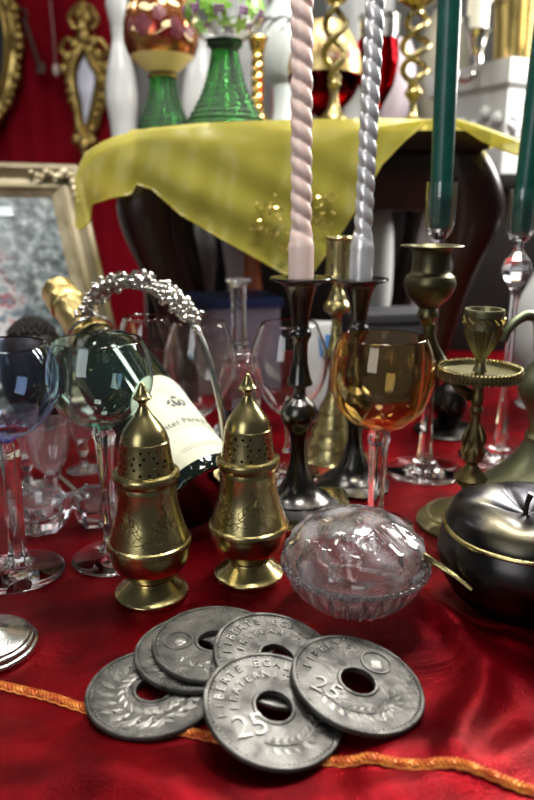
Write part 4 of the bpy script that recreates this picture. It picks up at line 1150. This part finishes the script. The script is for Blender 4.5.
t = thing('red_candle', 'short red candle standing behind the gold twist candlestick', 'candle', at(280, 140, 1.421)*1.0); t.location.z = ZC
bm = new(); zt_ = at(0, 72, 1.421).z-ZC; lathe(bm, smp([(.016, 0, 'c'), (.016, zt_-.004), (.014, zt_, 'c'), (0, zt_-.003)], 3), 32); obj('wax_body', bm, redwax, t)
bm = new(); tube(bm, [(0, 0, zt_-.004), (.001, 0, zt_+.008)], .001, 6, 1); obj('wick', bm, wickm, t)
porcelain(355, 1.490, [(-40, 30, 'c'), (0, 34), (40, 30), (80, 20), (110, 14), (140, 20), (150, 22)], 'big white porcelain vase behind the ruby goblet', 'broad_vase', group=None)
porcelain(392, 1.398, [(40, 12, 'c'), (55, 17), (80, 19), (110, 17), (140, 13), (158, 14)], 'lilac pink porcelain vase behind the openwork stand with golden cup', 'lilac_vase', pink_por, group=None)
porcelain(436, 1.57, [(10, 12, 'c'), (30, 20), (60, 26), (100, 25), (140, 17), (152, 18)], 'cream porcelain vase behind the left green candle', 'cream_vase', mottle(pm('cream_glaze', (.66, .62, .48), 0, .3), (.58, .53, .4), 12), group=None)

# silver candelabra with white candle
yv = 1.267; t = turned('silver_candelabra', 'silver candelabra with curled arm holding an ivory candle', 'candelabra', 446, yv, [
    ('column', silver, [(20, 8, 'c'), (30, 5), (60, 4), (76, 7), (90, 4.5), (120, 5), (145, 9), (158, 20), (163, 22)])], None, ZC)
O = t.location; V = lambda u, v: Vector(((u-267)*dep(yv, at(0, v, yv).z)/F-O.x, 0, at(0, v, yv).z-O.z))
bm = new(); tube(bm, [V(447, 66), V(455, 76), (V(465, 80)), V(475, 74), V(479, 62), V(478.5, 52), V(478, 46)], .0055, 10, 6); obj('curled_arm', bm, silver, t)
c_ = V(478, 30); s = dep(yv, .45)/F
bm = new(); lathe(bm, smp([(4*s, -24*s), (7*s, -18*s), (9*s, -8*s), (11.5*s, -1*s, 'c'), (12*s, 0), (0, 0)], 3), 32); bmesh.ops.translate(bm, vec=c_, verts=bm.verts); obj('candle_cup', bm, silver, t)
t = thing('ivory_candle', 'ivory candle in the silver candelabra arm at upper right', 'candle', O+c_)
bm = new(); lathe(bm, smp([(9.4*s, 0, 'c'), (9.2*s, .06), (9*s, .13, 'c'), (0, .128)], 3), 32)
for k_ in range(4): tube(bm, [(9.3*s*math.cos(k_*1.7-2), 9.3*s*math.sin(k_*1.7-2), .11), (9.8*s*math.cos(k_*1.7-2), 9.8*s*math.sin(k_*1.7-2), .05-.01*k_)], [.002, .0034], 8, 1)
obj('wax_body', bm, whitewax, t)
bm = new(); tube(bm, [(0, 0, .127), (.001, 0, .14)], .001, 6, 1); obj('wick', bm, wickm, t)

# white relief planter with brass pot
yw = 1.318; c0 = at(462, 170, yw); rot = R(28)
t = thing('relief_planter', 'white porcelain planter with flower relief at the upper right', 'planter', (c0.x+.115, yw+.075, ZC), rot)
hp_ = at(462, 66, yw).z-ZC
bm = new(); W = .26; D = .20
def rr_box(bm, w, d, z0, z1, w2=None, d2=None):
    w2 = w2 or w; d2 = d2 or d
    a = [bm.verts.new((sx*w/2, sy*d/2, z0)) for sx, sy in ((-1, -1), (1, -1), (1, 1), (-1, 1))]; b_ = [bm.verts.new((sx*w2/2, sy*d2/2, z1)) for sx, sy in ((-1, -1), (1, -1), (1, 1), (-1, 1))]
    bm.faces.new(a[::-1]); bm.faces.new(b_)
    for k in range(4): bm.faces.new((a[k], a[(k+1) % 4], b_[(k+1) % 4], b_[k]))
rr_box(bm, W-.05, D-.05, 0, hp_-.045, W-.015, D-.015); obj('box_body', bm, porc, t, 20)
bm = new(); rr_box(bm, W-.022, D-.022, hp_-.045, hp_-.036, W, D); rr_box(bm, W, D, hp_-.036, hp_, W+.012, D+.012); obj('moulded_rim', bm, porc, t, 20)
bm = new(); random.seed(31)
for cx_ in (-.085, -.03, .03, .085):
    for k_ in range(16):
        a = k_*2.4; r_ = .0062*math.sqrt(k_)
        ball(bm, (cx_+r_*math.cos(a), -(D-.03)/2-.002+.004*random.random(), hp_*.52+r_*math.sin(a)*1.3), random.uniform(.006, .010), (1, .7, 1), 8, 6)
for s_y in range(6): ball(bm, (-W/2+.008, -.07+.028*s_y, hp_*.5+.012*math.sin(s_y*2)), .012, (.7, 1, 1), 8, 6)
obj('flower_relief', bm, porc, t)
pb_ = Vector((c0.x+.135, yw+.075, ZC+hp_+.0005))
t = thing('brass_cachepot', 'shiny brass pot standing on the white planter at the top right', 'pot', pb_)
bm = new(); lathe(bm, smp([(0, 0), (.066, 0, 'c'), (.070, .004), (.072, .06), (.076, .12, 'c'), (.080, .125), (.078, .13), (.070, .128), (.066, .06), (.060, .012), (0, .010)], 4), 56); obj('body', bm, gold, t)
bm = new()
for z in (.015, .11): tube(bm, [((.0725+z*.03)*math.cos(2*PI*i/48), (.0725+z*.03)*math.sin(2*PI*i/48), z) for i in range(48)], .0018, 6, 1, True)
obj('band', bm, brass, t)

# ================================================================= UNDER AND BESIDE THE STOOL
t = thing('lidded_box', 'lilac card box with dark blue rim under the stool', 'box', (-.056, 1.03, 0), R(18))
bm = new(); box(bm, (0, 0, .062), (.125, .10, .124), .002); obj('carton', bm, card_w, t, 20)
bm = new(); box(bm, (0, 0, .1285), (.133, .108, .013), .002); obj('lid', bm, card_b, t, 20)
porcelain(206, 1.235, [(216, 6, 'c'), (226, 9), (245, 13), (270, 13), (300, 10), (330, 12), (350, 14), (385, 14)], 'slim white porcelain vase in the dark under the stool, left of lilac box', zbase=0, group=None, name='slim_vase')
porcelain(241, 1.225, [(180, 10, 'c'), (190, 14), (210, 19), (240, 18), (270, 14), (300, 12), (330, 16), (385, 16)], 'lilac porcelain vase seen through the yellow cloth', 'lilac_jug', pink_por, 0, None)
t = thing('orange_jar', 'small orange jar seen through the sheer yellow cloth', 'jar', at(253, 400, 1.14)); t.location.z = 0
zj = lambda v: at(0, v, 1.14).z
bm = new(); lathe(bm, smp([(0, 0), (.024, 0, 'c'), (.026, .02), (.020, .10), (.014, .15), (.014, zj(222)), (.021, zj(216)), (.021, zj(205)), (.014, zj(198), 'c'), (0, zj(197))], 3), 32); obj('body', bm, orange, t)
bm = new(); lathe(bm, smp([(.012, zj(198)), (.010, zj(195)), (.003, zj(192)), (0, zj(190))], 3), 24); obj('stopper', bm, orange, t)
porcelain(372, 1.055, [(212, 12, 'c'), (222, 14), (250, 16), (290, 16), (330, 13), (370, 16), (395, 17)], 'white porcelain vase behind the silver candle base', 'upright_vase', None, 0, None)
porcelain(421, 1.089, [(196, 5, 'c'), (215, 8), (240, 12), (270, 15), (310, 14), (350, 15), (388, 16)], 'pale porcelain vase in the dark behind the wide lipped bronze cup', 'dim_vase', pink_por, 0, None)
t = thing('printed_carton', 'small white carton with blue panel behind the balloon glass', 'box', ((318-267)*.93/F, .849, 0), R(-8))
bm = new(); box(bm, (0, 0, .062), (.036, .03, .124), .0015); o = obj('carton', bm, porc, t, 20)
bm = new(); box(bm, (.0105, -.0152, .098), (.012, .001, .028)); obj('blue_panel', bm, bluep, o, 20)
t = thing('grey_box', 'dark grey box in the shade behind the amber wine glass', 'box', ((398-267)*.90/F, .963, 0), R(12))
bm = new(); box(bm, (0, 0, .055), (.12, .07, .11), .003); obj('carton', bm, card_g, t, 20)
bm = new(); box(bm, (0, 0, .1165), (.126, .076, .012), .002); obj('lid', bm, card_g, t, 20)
t = porcelain(545, .917, [(238, 22, 'c'), (246, 24), (262, 21), (280, 27), (310, 38), (345, 40), (380, 30), (405, 26), (414, 28)], 'white porcelain pitcher behind the green ewer at the right edge', 'white_pitcher', None, 0, None)
bm = new(); yz = lambda v: at(0, v, .917).z
tube(bm, [(.02, -.0, yz(250)), (.06, 0, yz(255)), (.075, 0, yz(295)), (.045, 0, yz(340))], .006, 8, 6); obj('handle', bm, porc, t)

# ================================================================= COINS
CR, CH, CT = .0372, .0096, .0034
def coin_body():
    bm = new()
    pr = [(CH, 0), (CR-.0008, 0), (CR, .0008), (CR, CT-.0006), (CR-.0006, CT), (CR-.0022, CT), (CR-.0028, CT-.0008), (CH+.0022, CT-.0008), (CH+.0016, CT-.0001), (CH+.0003, CT-.0001), (CH, CT-.0006), (CH, 0)]
    lathe(bm, pr, 96, None, False); bmesh.ops.remove_doubles(bm, verts=bm.verts, dist=1e-7); return bm
ZF = CT-.0009
def leafm(bm, x, y, a, L, w, h=.0007):
    d = Vector((math.cos(a), math.sin(a), 0)); n_ = Vector((-d.y, d.x, 0)); b_ = Vector((x, y, ZF))
    pts = [(0, 0), (.3, .8), (.6, 1), (1, 0), (.6, -1), (.3, -.8)]
    lo = [bm.verts.new(b_+d*L*p+n_*w*q_) for p, q_ in pts]; m1 = bm.verts.new(b_+d*L*.4+Vector((0, 0, h))); 
    for i in range(6): bm.faces.new((lo[i], m1, lo[(i+1) % 6])[::-1])
def arc_text(bm, s, r, size, mid, step):
    for i, ch in enumerate(s):
        a = mid-(i-(len(s)-1)/2)*step
        if ch == ' ': continue
        c, sn = math.cos(a), math.sin(a)
        add_text(bm, ch, size, lambda co: Vector((c*(r+co.y)+sn*co.x, sn*(r+co.y)-c*co.x, ZF+.0003+co.z)), .0005)
def beads(bm):
    for i in range(80):
        a = 2*PI*i/80; ball(bm, ((CR-.0033)*math.cos(a), (CR-.0033)*math.sin(a), ZF+.0002), .0006, (1, 1, 1), 6, 4)
def value_side():
    bm = new(); beads(bm)
    arc_text(bm, 'LIBERTE EGALITE', .0268, .0068, R(100), R(11.5))
    arc_text(bm, 'FRATERNITE', .0192, .0062, R(104), R(15))
    add_text(bm, '25', .0185, lambda c: Vector((c.x-.0165, c.y-.0150, ZF+.0003+c.z)), .0006)
    add_text(bm, 'C', .0085, lambda c: Vector((c.x+.0185, c.y-.0075, ZF+.0003+c.z)), .0005)
    add_text(bm, 'es', .0055, lambda c: Vector((c.x+.0250, c.y-.0045, ZF+.0003+c.z)), .0005)
    return bm
def sprig(bm, seedv=1, right=True):
    for i in range(9):
        f = i/8; a = R(-120+95*f); x, y = .0225*math.cos(a), .0235*math.sin(a)
        leafm(bm, x, y, a+PI/2-.7, .009, .0018); leafm(bm, x, y, a+PI/2+.8, .008, .0017)
    tube(bm, [(.0225*math.cos(R(b_)), .0235*math.sin(R(b_)), ZF+.0002) for b_ in range(-125, -20, 8)], .0006, 5, 1)
def wreath_side(bm):
    beads(bm)
    for s in (0, 1):
        for i in range(11):
            f = i/10; a = R(-95+165*f) if s else R(-85-165*f); r0 = .0205
            x, y = r0*math.cos(a), r0*math.sin(a); tg = a+(PI/2 if s else -PI/2)
            leafm(bm, x, y, tg+.95, .0135, .0026, .0010); leafm(bm, x, y, tg-.8, .0115, .0025, .0010); leafm(bm, x*1.2, y*1.2, tg+.3, .011, .0022, .0011); leafm(bm, x*.78, y*.78, tg-.3, .009, .0018, .0009)
        for i in range(9):
            a = R(-80+150*i/8) if s else R(-100-150*i/8); ball(bm, (.0255*math.cos(a), .0255*math.sin(a), ZF), .0014, (1, 1, .7), 7, 5)
    return bm
def medallion(bm, a):
    c = Vector((.0215*math.cos(a), .0215*math.sin(a), 0))
    tube(bm, [c+Vector((.0085*math.cos(b_), .0085*math.sin(b_), ZF+.0003)) for b_ in [2*PI*i/28 for i in range(28)]], .0007, 6, 1, True)
    for dx, dy, r in ((0, .0008, .0042), (.0022, -.001, .0030), (-.0018, .0028, .0026), (0, -.0028, .0026)): ball(bm, c+Vector((dx, dy, ZF-.0002)), r, (1, 1, .28), 12, 8)
POSE = [(-0.0630, 0.3314, 0.0000, 0.0000, 0.0000), (-0.0417, 0.3622, 0.0036, 0.0000, 0.0000), (-0.0318, 0.3659, 0.0072, 0.0000, 0.0000),
        (0.0052, 0.3472, 0.0095, -0.2257, 0.1191), (0.0031, 0.3069, 0.0091, -0.2000, 0.1438), (0.0493, 0.3284, 0.0078, -0.1967, 0.0729)]
LAB = ['holed grey coin leftmost and lowest of the pile, flat on the velvet with leaf wreath',
       'holed grey coin almost hidden under the top back coin, above the leftmost coin',
       'holed grey coin lying flat at the back left of the pile nearest the shakers',
       'holed grey coin at the back centre, wedged between the flat one and front ones',
       'holed grey coin nearest the camera with raised 25 and motto lettering',
       'holed grey coin rightmost in the pile, tilted, nearest the crystal egg']
YAW = [R(20), R(70), R(15), R(5), R(22), R(-28)]
for i, (x, y, z, a, b_) in enumerate(POSE):
    t = thing('holed_coin', LAB[i], 'coin', (x, y, z+.0003), 0, 'large holed 25 centime coins')
    n_ = Vector((-a, -b_, 1)).normalized(); t.rotation_mode = 'QUATERNION'
    t.rotation_quaternion = Vector((0, 0, 1)).rotation_difference(n_) @ Quaternion((0, 0, 1), YAW[i])
    obj('blank', coin_body(), coinm, t, 30)
    if i in (3, 4):
        obj('lettering', value_side(), coinhi, t, 30); bm = new(); sprig(bm); obj('laurel_sprig', bm, coinhi, t, 0)
    elif i == 5:
        bm = new(); beads(bm); medallion(bm, R(82))
        arc_text(bm, 'LIBERTE', .0262, .0066, R(160), R(12)); obj('medallion', bm, coinhi, t, 30)
        bm = new(); add_text(bm, '25', .017, lambda c: Vector((c.x-.0115, c.y-.0225, ZF+.0003+c.z)), .0006); obj('numerals', bm, coinhi, t, 30)
        bm = new(); sprig(bm)
        for k_ in range(10): leafm(bm, .019*math.cos(R(-30+k_*3)), .019*math.sin(R(-30+k_*3)), R(-80+k_*24), .012, .0018)
        obj('laurel_sprig', bm, coinhi, t, 0)
    elif i == 2:
        bm = new(); beads(bm); medallion(bm, R(165)); obj('medallion', bm, coinhi, t, 30)
        bm = new(); sprig(bm)
        for k_ in range(8): leafm(bm, .021*math.cos(R(200+k_*14)), .021*math.sin(R(200+k_*14)), R(250+k_*22), .010, .0018)
        obj('laurel_sprig', bm, coinhi, t, 0)
    else: obj('wreath', wreath_side(new()), coinhi, t, 30)

# ================================================================= LIGHT AND CAMERA
def area(name, loc, target, size, power, col=(1, 1, 1), sy=None, spread=None):
    d = bpy.data.lights.new(name, 'AREA'); d.energy = power; d.color = col; d.size = size
    if spread: d.spread = R(spread)
    if sy: d.shape = 'RECTANGLE'; d.size_y = sy
    o = bpy.data.objects.new(name, d); o.location = loc
    o.rotation_euler = (Vector(target)-Vector(loc)).to_track_quat('-Z', 'Y').to_euler(); COL.objects.link(o); return o
area('window_light', (.80, 1.12, .66), (.20, .58, 0), .40, 17, (1, .97, .92), .40)
area('fold_backlight', (.36, 1.15, 1.75), (.08, .36, 0), .40, 4.6, (1, .97, .93), .40, spread=70)  # unseen area light added above and behind to brighten the velvet folds
area('overhead_fill', (-.30, .95, 1.50), (-.05, .55, .1), .20, 3.5, (1, .95, .86))  # added overhead fill, no visible source; also highlights the glass
area('cloth_fill', (.10, .30, 1.45), (.0, .95, .30), .28, 3.2, (1, .96, .90), spread=60)  # unseen fill added in front to brighten the yellow cloth
area('front_fill', (-.85, -1.0, .75), (0, .6, .10), .7, 8, (.95, .97, 1), 1.1)  # large unseen panel light added behind the camera for highlights on the brass
area('background_fill', (.35, 1.35, 1.6), (.40, 1.75, .35), .5, 1.8, (1, .97, .92))  # unseen fill added to light the wall and rear pieces
for nm, lc, tg, e in [('lamp_bulb', (-.55, .60, 1.25), (-.15, .55, .1), 1.6), ('lamp_bulb', (.05, .70, 1.35), (.05, .5, .1), 1.6), ('lamp_bulb', (-.85, 1.05, .95), (-.1, .6, .1), 1.4), ('lamp_bulb', (.45, .62, 1.2), (.15, .5, .1), 1.4)]:
    area(nm, lc, tg, .07, e, (1, .96, .88))
w = bpy.data.worlds.new('World'); SC.world = w; w.use_nodes = True
bgn = w.node_tree.nodes['Background']; bgn.inputs[0].default_value = (.75, .78, .82, 1); bgn.inputs[1].default_value = .07
cd = bpy.data.cameras.new('camera'); co = bpy.data.objects.new('camera', cd); COL.objects.link(co)
co.location = (0, 0, H); co.rotation_euler = (PI/2-P, 0, 0)   # eye 26 cm above the table top
cd.sensor_fit = 'VERTICAL'; cd.sensor_height = 36; cd.sensor_width = 24; cd.lens = 31.5; cd.clip_start = .01
cd.dof.use_dof = True; cd.dof.focus_distance = .46; cd.dof.aperture_fstop = 5.6
SC.camera = co
vs_ = SC.view_settings; vs_.view_transform = 'Standard'; vs_.look = 'None'; vs_.exposure = 0.28; vs_.gamma = 1; vs_.use_curve_mapping = False
cy = SC.cycles; cy.max_bounces = 20; cy.transmission_bounces = 18; cy.glossy_bounces = 6; cy.diffuse_bounces = 4; cy.transparent_max_bounces = 12
cy.caustics_refractive = True; cy.caustics_reflective = False; cy.sample_clamp_indirect = 4.0; cy.blur_glossy = .4
